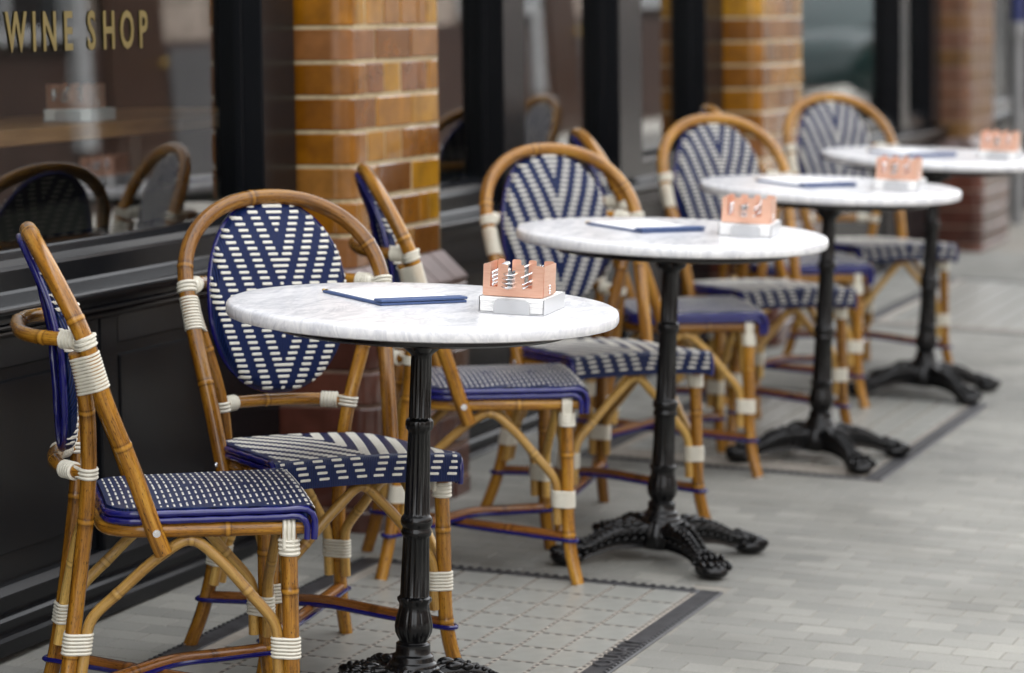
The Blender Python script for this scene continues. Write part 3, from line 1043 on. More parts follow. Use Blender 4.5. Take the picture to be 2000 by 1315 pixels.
# a parked car on the far side of the road, seen only in the glass
def make_car(loc):
    t = thing('parked_car', 'dark teal hatchback parked across the street, mirrored in the far window', 'car', loc)
    TEAL = plain('dark_teal_car_paint', (0.006, 0.022, 0.022), 0.3, coat=0.3)
    TYRE = plain('tyre_rubber', (0.015, 0.015, 0.015), 0.8)
    # stations along x: (x, half width, sill z, shoulder z, crown z)
    st = [(-2.05, .62, .38, .62, .66), (-1.95, .76, .28, .78, .82), (-1.5, .84, .24, .88, .93), (-.95, .86, .22, .92, .98), (0, .87, .22, .93, .99), (1.0, .86, .22, .95, 1.0), (1.7, .83, .26, .95, 1.0), (1.98, .74, .34, .90, .94)]
    mb = MB(); rows = []
    for x, w, z0, z1, z2 in st:
        rows.append([mb.vert((x, y, z)) for y, z in ((-w * .92, z0), (-w, z0 + .15), (-w * .98, z1 - .12), (-w * .92, z1), (-w * .5, z2), (w * .5, z2), (w * .92, z1), (w * .98, z1 - .12), (w, z0 + .15), (w * .92, z0))])
    for a, b in zip(rows, rows[1:]):
        for k in range(9):
            mb.f.append((a[k], a[k + 1], b[k + 1], b[k]))
    mb.f.append(tuple(rows[0])); mb.f.append(tuple(rows[-1][::-1]))
    link('body', mb.mesh('body', TEAL, True), t)
    cab = [(-.95, .72, .97), (-.25, .60, 1.40), (.3, .60, 1.46), (1.15, .58, 1.42), (1.85, .66, .98)]
    mb = MB(); rows = []
    for x, w, zt in cab:
        rows.append([mb.vert(p) for p in ((x, -.76, .93), (x, -w - .03, zt - .06), (x, -w + .08, zt), (x, w - .08, zt), (x, w + .03, zt - .06), (x, .76, .93))])
    for a, b in zip(rows, rows[1:]):
        for k in range(5):
            mb.f.append((a[k], a[k + 1], b[k + 1], b[k]))
    mb.f.append(tuple(rows[0])); mb.f.append(tuple(rows[-1][::-1]))
    cb = link('cabin', mb.mesh('cabin', TEAL, True), t)
    for sg in (1, -1):
        for pts in ([(-.62, 1.02), (-.2, 1.32), (.32, 1.38), (.36, 1.02)], [(.44, 1.02), (.42, 1.38), (1.08, 1.34), (1.45, 1.04)]):
            mb = MB()
            v = [mb.vert((x, sg * (.775 - (z - .93) * .28), z)) for x, z in pts] + [mb.vert((x, sg * (.70 - (z - .93) * .28), z)) for x, z in pts]
            mb.f += [(0, 1, 2, 3), (7, 6, 5, 4), (0, 4, 5, 1), (1, 5, 6, 2), (2, 6, 7, 3), (3, 7, 4, 0)]
            link('side_window', mb.mesh('side_window', DARKG, False), cb)
        for x in (-1.28, 1.3):
            mb = MB()
            prof = [(.20, -.09), (.29, -.09), (.31, -.06), (.31, .06), (.29, .09), (.20, .09)]
            for a, b in zip(prof, prof[1:]):
                pass
            mb.lathe(prof, 24)
            wh = link('wheel', mb.mesh('wheel', TYRE, True), t)
            wh.location = (x, sg * .76, .31); wh.rotation_euler = (math.pi / 2, 0, 0)
            mb = MB(); mb.lathe([(.19, -.095), (.195, .095)], 16)
            link('rim', mb.mesh('rim', STEEL, True), wh)
        mb = MB(); mb.ball((-1.93, sg * .58, .66), .08, .14, .07, 10, 6)
        link('headlight', mb.mesh('headlight', STEEL, True), t)
    return t
make_car((35.5, -2.2, -.109))

# ------------------------------------------------------------------ rattan bistro chair
def lerp_path(path, z):
    P = np.array(path)
    o = np.argsort(P[:, 2])
    return np.array([np.interp(z, P[o, 2], P[o, k]) for k in (0, 1)] + [z])

ROW, SP, DL = 0.0112, 0.0380, 0.0205
def chevron(row, phase=0.0):
    """intervals of |x| that carry a cream dash in this row"""
    o = (row * SP / 9.0 + phase) % SP
    iv = []
    a = -o
    while a < 0.4:
        lo, hi = max(a, 0.0), a + DL
        if hi > 0.001:
            iv.append((lo, hi))
        a += SP
    return iv

def dash(mb, S, x0, x1, r, wid=0.0066, h=0.0021, seg=3):
    """raised pill of strand on surface S(x, r) -> (point, normal)"""
    e = min(0.0016, (x1 - x0) * 0.3)
    rows = []
    xs = [x0] + [x0 + e + (x1 - x0 - 2 * e) * k / seg for k in range(seg + 1)] + [x1]
    for i, x in enumerate(xs):
        end = i in (0, len(xs) - 1)
        prof = [(-wid / 2, -0.0006), (-wid * 0.30, h * 0.8), (wid * 0.30, h * 0.8), (wid / 2, -0.0006)]
        rr = []
        for q, hh in prof:
            p, n = S(x, r + q * (0.75 if end else 1))
            rr.append(mb.vert(p + n * (hh if not end else min(hh, h * 0.15))))
        rows.append(rr)
    for a, b in zip(rows, rows[1:]):
        for k in range(3):
            mb.f.append((a[k], a[k + 1], b[k + 1], b[k]))

def make_chair():
    ch = thing('bistro_chair', 'x', 'chair', group='rattan bistro chairs')
    RL = 0.0142
    legs = {}
    front = [(.206, .192, 0), (.190, .178, .06), (.1815, .1705, .12), (.178, .167, .2), (.1735, .163, .3), (.169, .159, .392)]
    rear = [(.168, -.232, 0), (.149, -.216, .07), (.137, -.205, .14), (.129, -.196, .22), (.123, -.187, .31), (.1245, -.179, .40), (.135, -.177, .476), (.164, -.183, .58), (.187, -.196, .655), (.192, -.205, .688)]
    for sx in (1, -1):
        for nm, pts, nds in (('F', front, (.11, .285)), ('R', rear, (.17, .40, .60))):
            path = with_nodes(spline([(sx * x, y, z) for x, y, z in pts]), nds)
            mb = MB(); mb.tube(path, RL if nm == 'F' else 0.0138, 12, nodes=nds, off=len(legs) * 7.3)
            o = link('leg', mb.mesh('leg', CANE, True), ch)
            legs[nm, sx] = (o, spline([(sx * x, y, z) for x, y, z in pts]))
            mb = MB(); mb.lathe([(.0125, -.0005), (.0135, .004)], 12, cx=sx * pts[0][0], cy=pts[0][1])
            link('glide', mb.mesh('glide', RUBBER, False), o)
    # hoop of the back
    hp = []
    side = [(.176, -.052, .345), (.178, -.068, .383), (.187, -.108, .49), (.199, -.158, .61), (.2075, -.1905, .7076)]
    for p in side:
        hp.append(p)
    arc = []
    for k in range(1, 12):
        a = math.pi * k / 12
        z = .7076 + .1625 * math.sin(a) ** 0.92
        arc.append((.2075 * math.copysign(abs(math.cos(a)) ** 0.92, math.cos(a)), -.1905 - .0846 * (math.sin(a) ** 1.0), z))
    pts = hp + arc + [(-x, y, z) for x, y, z in side[::-1]]
    nds = (.20, .43, .66, .93, 1.13)
    path = with_nodes(spline(pts, 0.010), nds)
    mb = MB(); mb.tube(path, 0.0152, 14, nodes=nds)
    hoop = link('back_hoop', mb.mesh('back_hoop', CANE, True), ch)
    for sx in (1, -1):
        mb = MB()
        ax = Vector((sx, 0, 0))
        for r0, x0, x1 in ((.0068, .1915, .1938), (.0036, .1936, .1950)):
            ring = []
            for xx in (x0, x1):
                ring.append([mb.vert((sx * xx, -.066 + r0 * math.cos(a), .383 + r0 * math.sin(a))) for a in [2 * math.pi * k / 10 for k in range(10)]])
            for k in range(10):
                mb.f.append((ring[0][k], ring[0][(k + 1) % 10], ring[1][(k + 1) % 10], ring[1][k]))
            mb.f.append(tuple(ring[1]))
        link('screw', mb.mesh('screw', STEEL, True), hoop)
    # ring behind the back
    ring_pts = [(.186, -.206, .708), (.168, -.236, .708), (.140, -.264, .707), (.08, -.286, .706), (0, -.291, .706)]
    ring_pts = ring_pts + [(-x, y, z) for x, y, z in ring_pts[-2::-1]]
    path = with_nodes(spline(ring_pts, 0.012), (.06, .30, .5))
    mb = MB(); mb.tube(path, 0.0125, 10, nodes=(.06, .30, .5), off=31)
    link('back_ring', mb.mesh('back_ring', CANE, True), ch)
    # bar under the back panel
    bar_pts = [(.130, -.186, .476), (.10, -.212, .477), (.04, -.224, .478), (0, -.226, .478)]
    bar_pts = bar_pts + [(-x, y, z) for x, y, z in bar_pts[-2::-1]]
    path = with_nodes(spline(bar_pts), (.12,))
    mb = MB(); mb.tube(path, 0.0122, 10, nodes=(.12,), off=57)
    link('back_bar', mb.mesh('back_bar', CANE, True), ch)
    # seat frame: U of cane with cut ends at the front
    fr = [(.168, .186, .391), (.167, .10, .388), (.161, -.04, .384), (.151, -.100, .382), (.120, -.140, .381), (.06, -.150, .381), (0, -.151, .381)]
    fr = fr + [(-x, y, z) for x, y, z in fr[-2::-1]]
    path = with_nodes(spline(fr), (.13, .55, .95))
    mb = MB(); mb.tube(path, 0.0135, 10, nodes=(.13, .55, .95), off=71)
    link('seat_frame', mb.mesh('seat_frame', CANE, True), ch)
    mb = MB(); mb.tube(spline([(-.165, .165, .392), (0, .166, .392), (.165, .165, .392)]), 0.012, 8, off=77)
    link('seat_rail', mb.mesh('seat_rail', CANE, True), ch)
    # ---- seat: woven sheet that rolls over the front edge
    HW = lambda y: .1635 + (y + .15) / .35 * .0185 + (.008 * min(1.0, (y - .165) / .025) if y > .165 else 0)
    def hw(y):
        w = HW(y)
        if y < -.090:
            q = min(1.0, (-.090 - y) / .055)
            w -= .055 * (1 - math.sqrt(max(0, 1 - q * q)))
        return w
    Y0, YF = -.1445, .190
    TL = lambda y: -.013 * (.19 - y) / .33
    RR = .013
    LT = YF - Y0
    LA = RR * math.pi / 2
    def S(x, v):
        if v < LT:
            y = Y0 + v
            dz = 0.004 * math.cos(max(-1, min(1, x / .18)) * math.pi / 2) * math.sin(math.pi * max(0, min(1, v / LT))) - 0.005 * (x / .18) ** 2
            return np.array([x, y, .435 + dz + TL(y)]), np.array([0, 0, 1.0])
        dz0 = -0.005 * (x / .18) ** 2
        if v < LT + LA:
            a = (v - LT) / RR
            return np.array([x, YF + RR * math.sin(a), .435 + dz0 - RR + RR * math.cos(a)]), np.array([0, math.sin(a), math.cos(a)])
        q = v - LT - LA
        return np.array([x, YF + RR + q * 0.06, .435 + dz0 - RR - q]), np.array([0, 1.0, 0])
    VT = LT + LA + .040
    mb = MB()
    vs_ = list(np.linspace(0, LT, 30)) + [LT + LA * k / 6 for k in range(1, 7)] + [LT + LA + .040 * k / 3 for k in (1, 2, 3)]
    nu = 22
    grid = []
    for v in vs_:
        y = min(Y0 + v, YF)
        w = hw(y) if v < LT else hw(YF)
        grid.append([mb.vert(S(w * (2 * k / nu - 1), v)[0]) for k in range(nu + 1)])
    # side and back skirt
    for a, b in zip(grid, grid[1:]):
        for k in range(nu):
            mb.f.append((a[k], a[k + 1], b[k + 1], b[k]))
    ni = len(vs_)
    edge = [grid[i][0] for i in range(30)]
    low = {}
    rim = [grid[i][0] for i in range(29, -1, -1)] + grid[0][1:nu] + [grid[i][nu] for i in range(30)]
    lowr = [mb.vert((mb.v[i][0] * 0.985, mb.v[i][1], mb.v[i][2] - .030)) for i in rim]
    for i in range(len(rim) - 1):
        mb.f.append((rim[i], rim[i + 1], lowr[i + 1], lowr[i]))
    seat = link('seat', mb.mesh('seat', NAVY, True), ch)
    mb = MB()
    row = 0
    v = .010
    while v < VT - .006:
        y = min(Y0 + v, YF)
        w = (hw(y) if v < LT else hw(YF)) - .009
        for lo, hi in chevron(row, 0.006):
            hi2 = min(hi, w)
            if hi2 - lo < .003:
                continue
            if v > VT - .012:
                continue
            sw = .0041 if v < LT else .0058
            if lo < 0.0005:
                dash(mb, S, -hi2, hi2, v, sw, .0016)
            else:
                dash(mb, S, lo, hi2, v, sw, .0016)
                dash(mb, S, -hi2, -lo, v, sw, .0016)
        v += ROW
        row += 1
    o = link('woven_strand', mb.mesh('woven_strand', CREAM, True), seat); o['kind'] = 'stuff'
    # two shiny strands round the edge of the seat, coming down at the front corners
    for lvl, (zz, out) in enumerate(((.4225, .0030), (.4105, .0036))):
        pts = []
        zend = .372
        yf = YF + RR - .002 - lvl * .016
        yf = YF + .0065 - lvl * .0122
        hwf = hw(YF) - .0035 + out
        pts += [(-hwf, yf + .004, zend), (-hwf, yf + .003, zz - .012), (-hwf, yf - .008, zz)]
        for y in np.linspace(YF - .045, -.10, 8):
            pts.append((-(hw(y) + out), y, zz + TL(y)))
        for a in (20, 45, 70):
            ya = -.090 - (.055 + out) * math.sin(math.radians(a))
            pts.append((-(HW(-.090) - .055 + (.055 + out) * math.cos(math.radians(a))), ya, zz + TL(ya)))
        pts.append((-.05, Y0 - out, zz + TL(Y0)))
        pts = pts + [(0, Y0 - out, zz + TL(Y0))] + [(-x, y, z) for x, y, z in pts[::-1]]
        path = spline(pts, .011)
        S_ = np.concatenate([[0], np.cumsum(np.linalg.norm(np.diff(path, axis=0), axis=1))])
        mb = MB(); mb.tube(path, lambda s: .0060 * (1 + .07 * math.sin(s * 2 * math.pi / .055 + lvl)), 9)
        link('edge_strand', mb.mesh('edge_strand', BLUE, True), seat)
    # ---- oval back panel
    ZC, HH, HWP = .679, .184, .1455
    def ycen(z):
        return float(np.interp(z, [.49, .58, .68, .77, .865], [-.190, -.193, -.202, -.224, -.267]))
    def roll(x, z):
        q = ((abs(x) / HWP) ** 2.15 + (abs(z - ZC) / HH) ** 2.15) ** (1 / 2.15)
        e = max(0.0, min(1.0, (q - .885) / .115))
        return .003 * (x / HWP) ** 2 + .021 * (1 - math.sqrt(max(0.0, 1 - e * e)))
    def F0(x, z):
        return np.array([x, ycen(z) - roll(x, z), z])
    def F(x, z):
        p = F0(x, z)
        dx = F0(x + .002, z) - F0(x - .002, z); dz = F0(x, z + .002) - F0(x, z - .002)
        n = np.cross(dz, dx); n /= np.linalg.norm(n)
        return p, (n if n[1] > 0 else -n)
    def B_(x, z):
        return np.array([x * .985, ycen(z) - .012 - .003 * (x / HWP) ** 2, ZC + (z - ZC) * .985]), np.array([0, -1.0, 0])
    def half(z):
        q = abs(z - ZC) / HH
        return HWP * (max(0, 1 - q ** 2.15)) ** (1 / 2.15)
    mb = MB()
    for fn, flip in ((F, False), (B_, True)):
        gr = []
        for i in range(33):
            z = ZC - HH * math.cos(math.pi * i / 32)
            w = max(half(z), .0008)
            gr.append([mb.vert(fn(w * (2 * k / 20 - 1), z)[0]) for k in range(21)])
        for a, b in zip(gr, gr[1:]):
            for k in range(20):
                q = (a[k], a[k + 1], b[k + 1], b[k])
                mb.f.append(q if not flip else q[::-1])
    back = link('backrest', mb.mesh('backrest', NAVY, True, fix=False), ch)
    mb = MB()
    for fn in (F, B_):
        row = 0
        z = ZC + HH - .010
        while z > ZC - HH + .006:
            w = half(z) - (.0006 if fn is F else .012)
            for lo, hi in chevron(row, 0.0):
                hi2 = min(hi, w)
                if hi2 - lo < .003:
                    continue
                if lo < .0005:
                    dash(mb, fn, -hi2, hi2, z, .0062, .0022)
                else:
                    dash(mb, fn, lo, hi2, z, .0062, .0022, 5)
                    dash(mb, fn, -hi2, -lo, z, .0062, .0022, 5)
            z -= ROW
            row += 1
    o = link('woven_strand', mb.mesh('woven_strand', CREAM, True), back); o['kind'] = 'stuff'
    rimp = []
    for k in range(56):
        a = 2 * math.pi * k / 56
        ca, sa = math.cos(a), math.sin(a)
        x = HWP * math.copysign(abs(ca) ** (2 / 2.15), ca)
        z = ZC + HH * math.copysign(abs(sa) ** (2 / 2.15), sa)
        rimp.append(np.array([x * .978, ycen(z) - .0245, ZC + (z - ZC) * .984]))
    mb = MB(); mb.tube(rimp, .0062, 8, closed=True)
    link('backrest_rim', mb.mesh('backrest_rim', BLUE, True), back)
    # ---- arched braces between neighbouring legs
    RA = 0.0097
    off = RL + RA - .001
    def arch(pa, pb, dirv, peak):
        """pa,pb leg paths, dirv from a to b (unit), peak (point)"""
        dv = np.array(dirv)
        a = [lerp_path(pa, z) + dv * off for z in (.128, .16, .20)]
        b = [lerp_path(pb, z) - dv * off for z in (.20, .16, .128)]
        a4 = lerp_path(pa, .226) + dv * (off + .006)
        b4 = lerp_path(pb, .226) - dv * (off + .006)
        pk = np.array(peak)
        m1, m2 = a4 * .30 + pk * .70, b4 * .30 + pk * .70
        m1[2] = .226 + (.366 - .226) * .80; m2[2] = m1[2]
        a5 = a4 * .72 + pk * .28; a5[2] = .226 + .14 * .34
        b5 = b4 * .72 + pk * .28; b5[2] = a5[2]
        return spline(a + [a4, a5, m1, pk, m2, b5, b4] + b, .011)
    pf, pr = {s: legs['F', s][1] for s in (1, -1)}, {s: legs['R', s][1] for s in (1, -1)}
    combos = [(pf[1], pr[1], (-.10, -.99, 0), (.158, -.005, .366)), (pf[-1], pr[-1], (.10, -.99, 0), (-.158, -.005, .366)),
              (pf[-1], pf[1], (1, 0, 0), (0, .168, .372)), (pr[-1], pr[1], (1, 0, 0), (0, -.176, .366))]
    for i, (pa, pb, dv, pk) in enumerate(combos):
        path = with_nodes(arch(pa, pb, dv, pk), (.17, .30, .46))
        mb = MB(); mb.tube(path, RA, 10, nodes=(.17, .30, .46), off=90 + 5 * i)
        link('arch_brace', mb.mesh('arch_brace', CANE_P, True), ch)
    # ---- crossed stretchers edged with blue cord
    for i, s in enumerate((1, -1)):
        zc_ = .104
        a = lerp_path(pf[s], .098); b = lerp_path(pr[-s], .098)
        mid = (a + b) / 2; mid[2] = zc_ + (.012 if i else -.006)
        a2 = a + (mid - a) * .05; b2 = b + (mid - b) * .05
        a2[2] = b2[2] = .1
        path = spline([a2, (a2 + mid) / 2, mid, (b2 + mid) / 2, b2])
        mb = MB(); mb.tube(path, 0.0118, 10, nodes=(.14, .33), off=120 + i)
        st = link('stretcher', mb.mesh('stretcher', CANE_B, True), ch)
        d = b - a; d[2] = 0; d /= np.linalg.norm(d)
        nrm = np.array([-d[1], d[0], 0])
        loop = []
        for sg in (1, -1):
            seq = path if sg == 1 else path[::-1]
            for p in seq:
                loop.append(p + nrm * sg * .0135 + np.array([0, 0, -.005]))
            end, dd = (b, d) if sg == 1 else (a, -d)
            for k in range(1, 6):
                an = math.pi * k / 6
                c = np.array([end[0], end[1], .095])
                loop.append(c + nrm * sg * .0175 * math.cos(an) + dd * .019 * math.sin(an))
        mb = MB(); mb.tube(loop, .0046, 7, closed=True)
        link('edge_cord', mb.mesh('edge_cord', BLUE, True), st)
    # ---- cream bindings
    for (nm, s), (lo_, pth) in legs.items():
        mb = MB()
        for k in range(6):
            z = .168 + k * .0062
            c = lerp_path(pth, z)
            dxy = [np.array([-s, 0, 0]), np.array([-s * .10, -.99, 0]) if nm == 'F' else np.array([s * .10, .99, 0])]
            wrap_ring(mb, [(c, RL)] + [(c + dv * off, RA) for dv in dxy], (0, 0, 1), .0030)
        link('binding', mb.mesh('binding', CORD, True), lo_)
        if nm == 'F':
            mb = MB()
            for k in range(4):
                z = .345 + k * .0072
                wrap_ring(mb, [(lerp_path(pth, z), RL + .001)], (0, 0, 1), .0038, npts=16)
            for k in (-1, 0, 1):
                lp = []
                cx_, cy_ = .169 * s, .158
                for a in np.linspace(-0.3, math.pi + .3, 9):
                    lp.append((cx_ + math.cos(a) * .0165 * s, cy_ + k * .0075, .390 + math.sin(a) * .0165))
                lp = [(lp[0][0], lp[0][1], .355)] + lp + [(lp[-1][0], lp[-1][1], .355)]
                mb.tube(lp, .0037, 6)
            link('binding', mb.mesh('binding', CORD, True), lo_)
    hpath = spline([(x, y, z) for x, y, z in side])
    for s in (1, -1):
        mb = MB()
        for k in range(11):
            z = .630 + k * .0056
            h = lerp_path(hpath, z); h[0] *= s
            l = lerp_path(legs['R', s][1], z)
            wrap_ring(mb, [(h, .0152), (l, .0126)], (0, -.40, 1), .0028)
        for k in range(3):
            z = .7005 + k * .0070
            h = lerp_path(hpath, z); h[0] *= s
            r_ = np.array([.189 * s, -.205, z + .001])
            wrap_ring(mb, [(h, .0152), (r_, .004)], (0, -.42, 1), .0037)
        for k in range(4):
            wrap_ring(mb, [((s * (.1845 - k * .0036), -.2085 - k * .0058, .708), .0126)], (.52 * s, .85, 0), .0038, npts=16)
        mb.ball((s * .1865, -.2050, .708), .0130, .0105, .0130, 12, 7)
        link('binding', mb.mesh('binding', CORD, True), hoop)
        mb = MB()
        for k in range(3):
            z = .4695 + k * .0068
            l = lerp_path(legs['R', s][1], z)
            wrap_ring(mb, [(l, .0138), ((.123 * s, -.193, z), .006)], (.1 * s, 0, 1), .0033)
        for k in range(5):
            q = k * .0068
            wrap_ring(mb, [((s * (.118 - q * .84), -.200 - q * .52, .4768), .0122)], (-s * .84, -.54, 0), .0038, npts=16)
        link('binding', mb.mesh('binding', CORD, True), hoop)
    return ch

chair = make_chair()
R_ = math.radians
CHAIRS = [
    ('A', 5.2575, 2.3124, -60.5, 'rattan chair seen side on at the left edge, facing the first table'),
    ('B', 5.836, 2.2836, -133.5, 'rattan chair facing the camera behind the first marble table'),
    ('A', 6.893, 2.3245, -64.0, 'side-on rattan chair in front of the nearest brick pillar, facing the second table'),
    ('B', 7.534, 2.2553, -132.4, 'rattan chair facing the camera behind the second marble table'),
    ('A', 8.45, 2.325, -62.0, 'side-on rattan chair partly hidden behind the second table and its front-facing chair'),
    ('B', 9.09, 2.26, -132.0, 'rattan chair facing the camera behind the third marble table'),
    ('A', 9.83, 2.345, -62.0, 'side-on rattan chair mostly hidden behind the third table'),
    ('B', 10.57, 2.26, -132.0, 'rattan chair facing the camera behind the farthest marble table'),
]
for i, (k, x, y, a, lab) in enumerate(CHAIRS):
    c = chair if i == 0 else copy_tree(chair)
    c.location = (x, y, 0.0005)
    c.rotation_euler = (0, 0, R_(a) - math.pi / 2)
    c['label'] = lab
    c['group'] = 'side-on rattan chairs' if k == 'A' else 'front-facing rattan chairs'

# ------------------------------------------------------------------ marble topped cast-iron table
TZ = 0.742
def make_table():
    t = thing('bistro_table', 'x', 'table', group='marble bistro tables')
    R = .348
    prof = [(.02, TZ - .026), (R - .012, TZ - .026), (R - .003, TZ - .0235), (R - .0005, TZ - .019), (R, TZ - .013), (R - .0008, TZ - .006), (R - .003, TZ - .002), (R - .007, TZ)]
    mb = MB(); mb.lathe(prof + [(r, TZ) for r in (.30, .2, .1, .02)], 96)
    link('marble_top', mb.mesh('marble_top', MARBLE, True), t)
    mb = MB(); mb.lathe([(.03, TZ - .045), (.262, TZ - .045), (.268, TZ - .041), (.268, TZ - .0265), (.03, TZ - .0265)], 64)
    link('under_plate', mb.mesh('under_plate', IRON, True), t)
    for k in range(4):
        a = R_(20 + 90 * k)
        mb = MB(); mb.box(.02, .17, -.012, .012, -.014, 0, .003)
        mb.lathe([(.014, -.018), (.017, -.012), (.017, 0)], 12, cx=.165)
        o = link('top_bracket', mb.mesh('top_bracket', IRON, True), t)
        o.location = (0, 0, TZ - .0455); o.rotation_euler = (0, 0, a)
    # fluted column: (z, r, flute depth)
    zp = [(.6965, .038, 0), (.676, .0375, 0), (.664, .033, 0), (.654, .021, 0), (.650, .0185, .0), (.645, .0185, .0016), (.60, .0190, .0018), (.541, .0197, .0018), (.5385, .0197, 0),
          (.536, .0232, .0), (.533, .0250, .0012), (.526, .0252, .0014), (.520, .0248, .0012), (.517, .0215, 0), (.514, .0200, 0), (.510, .0200, .0018), (.44, .0214, .0019), (.369, .0232, .0019), (.366, .0232, 0),
          (.363, .0250, 0), (.359, .0280, 0), (.353, .0290, 0), (.347, .0280, 0), (.343, .0252, 0), (.340, .0250, 0), (.337, .0266, 0), (.333, .0276, 0), (.328, .0266, 0), (.325, .0238, 0),
          (.322, .0238, .0018), (.27, .0250, .0019), (.221, .0262, .0019), (.217, .0262, 0)]
    mb = MB()
    prof = [(r, z) for z, r, fl in zp]
    fls = [fl for z, r, fl in zp]
    def flute(i, r, z, a):
        return r - fls[i] * (0.5 - 0.5 * math.cos(16 * a)) ** 0.7
    mb.lathe(prof[::-1] if False else prof, 96, flute)
    link('column', mb.mesh('column', IRON, True), t)
    # tulip bulb with petals
    mb = MB()
    tz = [(.2175, .0262), (.214, .0300), (.209, .0298), (.204, .0275), (.197, .0272), (.188, .0292), (.175, .0328), (.162, .0346), (.152, .0335), (.144, .0300), (.138, .0262), (.134, .0250), (.1325, .0262),
          (.1315, .0295), (.130, .0312), (.114, .0312), (.112, .0330), (.110, .0365), (.1075, .0378), (.101, .0382), (.099, .0395), (.0965, .0430), (.094, .0440), (.090, .0450)]
    def petal(i, r, z, a):
        if .205 < z < .216:
            return r + .0022 * abs(math.sin(4 * a)) - .001
        if .140 < z < .200:
            e = abs(math.sin(4 * a))
            return r * (1 - .07 * (1 - e) ** 6) * (1 - .02 * abs(math.sin(12 * a)))
        return r
    mb.lathe([(r, z) for z, r in tz], 96, petal)
    link('bulb', mb.mesh('bulb', IRON, True), t)
    # fluted hub
    mb = MB()
    hz = [(.0905, .0450), (.086, .0500), (.080, .0535), (.070, .0590), (.063, .0610), (.060, .0620), (.058, .0575), (.036, .0560), (.028, .0480), (.024, .0300), (.023, .012)]
    def hubf(i, r, z, a):
        return r * (1 - .045 * (0.5 - 0.5 * math.cos(24 * a))) if .055 < z < .088 else r
    mb.lathe([(r, z) for z, r in hz], 96, hubf)
    link('hub', mb.mesh('hub', IRON, True), t)
    # four scrolled feet
    path = [(.030, .057), (.060, .059), (.092, .060), (.124, .058), (.152, .051), (.178, .042), (.202, .034), (.228, .030)]
    hh = [.028, .029, .029, .027, .023, .019, .017, .020]
    ww = [.026, .026, .025, .023, .020, .018, .019, .028]
    tt = np.linspace(0, 7, 29)
    px = np.interp(tt, range(8), [p[0] for p in path]); pz = np.interp(tt, range(8), [p[1] for p in path])
    # smooth a little
    for _ in range(3):
        px[1:-1] = (px[:-2] + 2 * px[1:-1] + px[2:]) / 4; pz[1:-1] = (pz[:-2] + 2 * pz[1:-1] + pz[2:]) / 4
    h_ = np.interp(tt, range(8), hh); w_ = np.interp(tt, range(8), ww)
    mb = MB()
    rings = []
    sec = [(-.55, -1), (.55, -1), (.75, -.86), (.62, -.6), (.60, -.1), (.78, .15), (1, .45), (.95, .75), (.72, .95), (.45, .80), (.15, 1.0), (-.15, 1.0), (-.45, .80), (-.72, .95), (-.95, .75), (-1, .45), (-.78, .15), (-.60, -.1), (-.62, -.6), (-.75, -.86)]
    for i in range(29):
        d = np.array([px[min(i + 1, 28)] - px[max(i - 1, 0)], pz[min(i + 1, 28)] - pz[max(i - 1, 0)]]); d /= np.linalg.norm(d)
        nx_, nz_ = -d[1], d[0]
        rings.append([mb.vert((px[i] + nx_ * v * h_[i], u * w_[i], pz[i] + nz_ * v * h_[i])) for u, v in sec])
    for a, b in zip(rings, rings[1:]):
        for k in range(len(sec)):
            k2 = (k + 1) % len(sec)
            mb.f.append((a[k], a[k2], b[k2], b[k]))
    mb.f.append(tuple(rings[0])); mb.f.append(tuple(rings[-1][::-1]))
    # beads and curls along the top ridges
    for i in range(6, 27, 2):
        d = np.array([px[i + 1] - px[i - 1], pz[i + 1] - pz[i - 1]]); d /= np.linalg.norm(d)
        for sg in (-1, 1):
            mb.ball((px[i] - d[1] * h_[i] * .98, sg * w_[i] * .76, pz[i] + d[0] * h_[i] * .98), .0058, .0044, .0044, 8, 5)
        mb.ball((px[i] - d[1] * h_[i] * .98, 0, pz[i] + d[0] * h_[i] * .98), .0060, .0042, .0028, 7, 4)
    for i in range(3, 25, 2):
        for sg in (-1, 1):
            d = np.array([px[i + 1] - px[i - 1], pz[i + 1] - pz[i - 1]]); d /= np.linalg.norm(d)
            mb.ball((px[i] - d[1] * h_[i] * .30, sg * w_[i] * .92, pz[i] + d[0] * h_[i] * .30), .0085, .0026, .0040, 7, 4)
    # acanthus leaves lapping down the flanks and the crown of the leg
    for i in range(4, 24, 3):
        d = np.array([px[i + 1] - px[i - 1], pz[i + 1] - pz[i - 1]]); d /= np.linalg.norm(d)
        for sg in (-1, 1):
            for q, (fu, fv) in enumerate(((.55, .88), (.93, .45), (.80, -.15))):
                c = (px[i] - d[1] * h_[i] * fv, sg * w_[i] * fu, pz[i] + d[0] * h_[i] * fv)
                rr = .012 - .002 * q
                n0 = len(mb.v)
                mb.ball((0, 0, 0), rr, .0036, .0050, 8, 6)
                an = math.atan2(d[1], d[0]) + (.25 - .3 * q)
                ca, sa = math.cos(an), math.sin(an)
                for k in range(n0, len(mb.v)):
                    x_, y_, z_ = mb.v[k]
                    mb.v[k] = (c[0] + ca * x_ - sa * z_, c[1] + y_, c[2] + sa * x_ + ca * z_)
    # scroll at the shoulder
    for sg in (-1, 1):
        mb.ball((.078, sg * .017, .088), .018, .010, .009, 9, 6)
        mb.ball((.106, sg * .020, .086), .013, .008, .007, 9, 6)
    leg_me = None
    # lion paw: sole, toes and a cuff
    mb.ball((.252, 0, .0195), .044, .035, .0195, 16, 8)
    for k in range(5):
        y = (k - 2) * .0135
        mb.ball((.268 - abs(k - 2) * .004, y, .029), .024, .0076, .0125, 10, 6, rot=(k - 2) * .14)
        mb.ball((.242, y, .042), .0115, .0060, .0095, 8, 5)
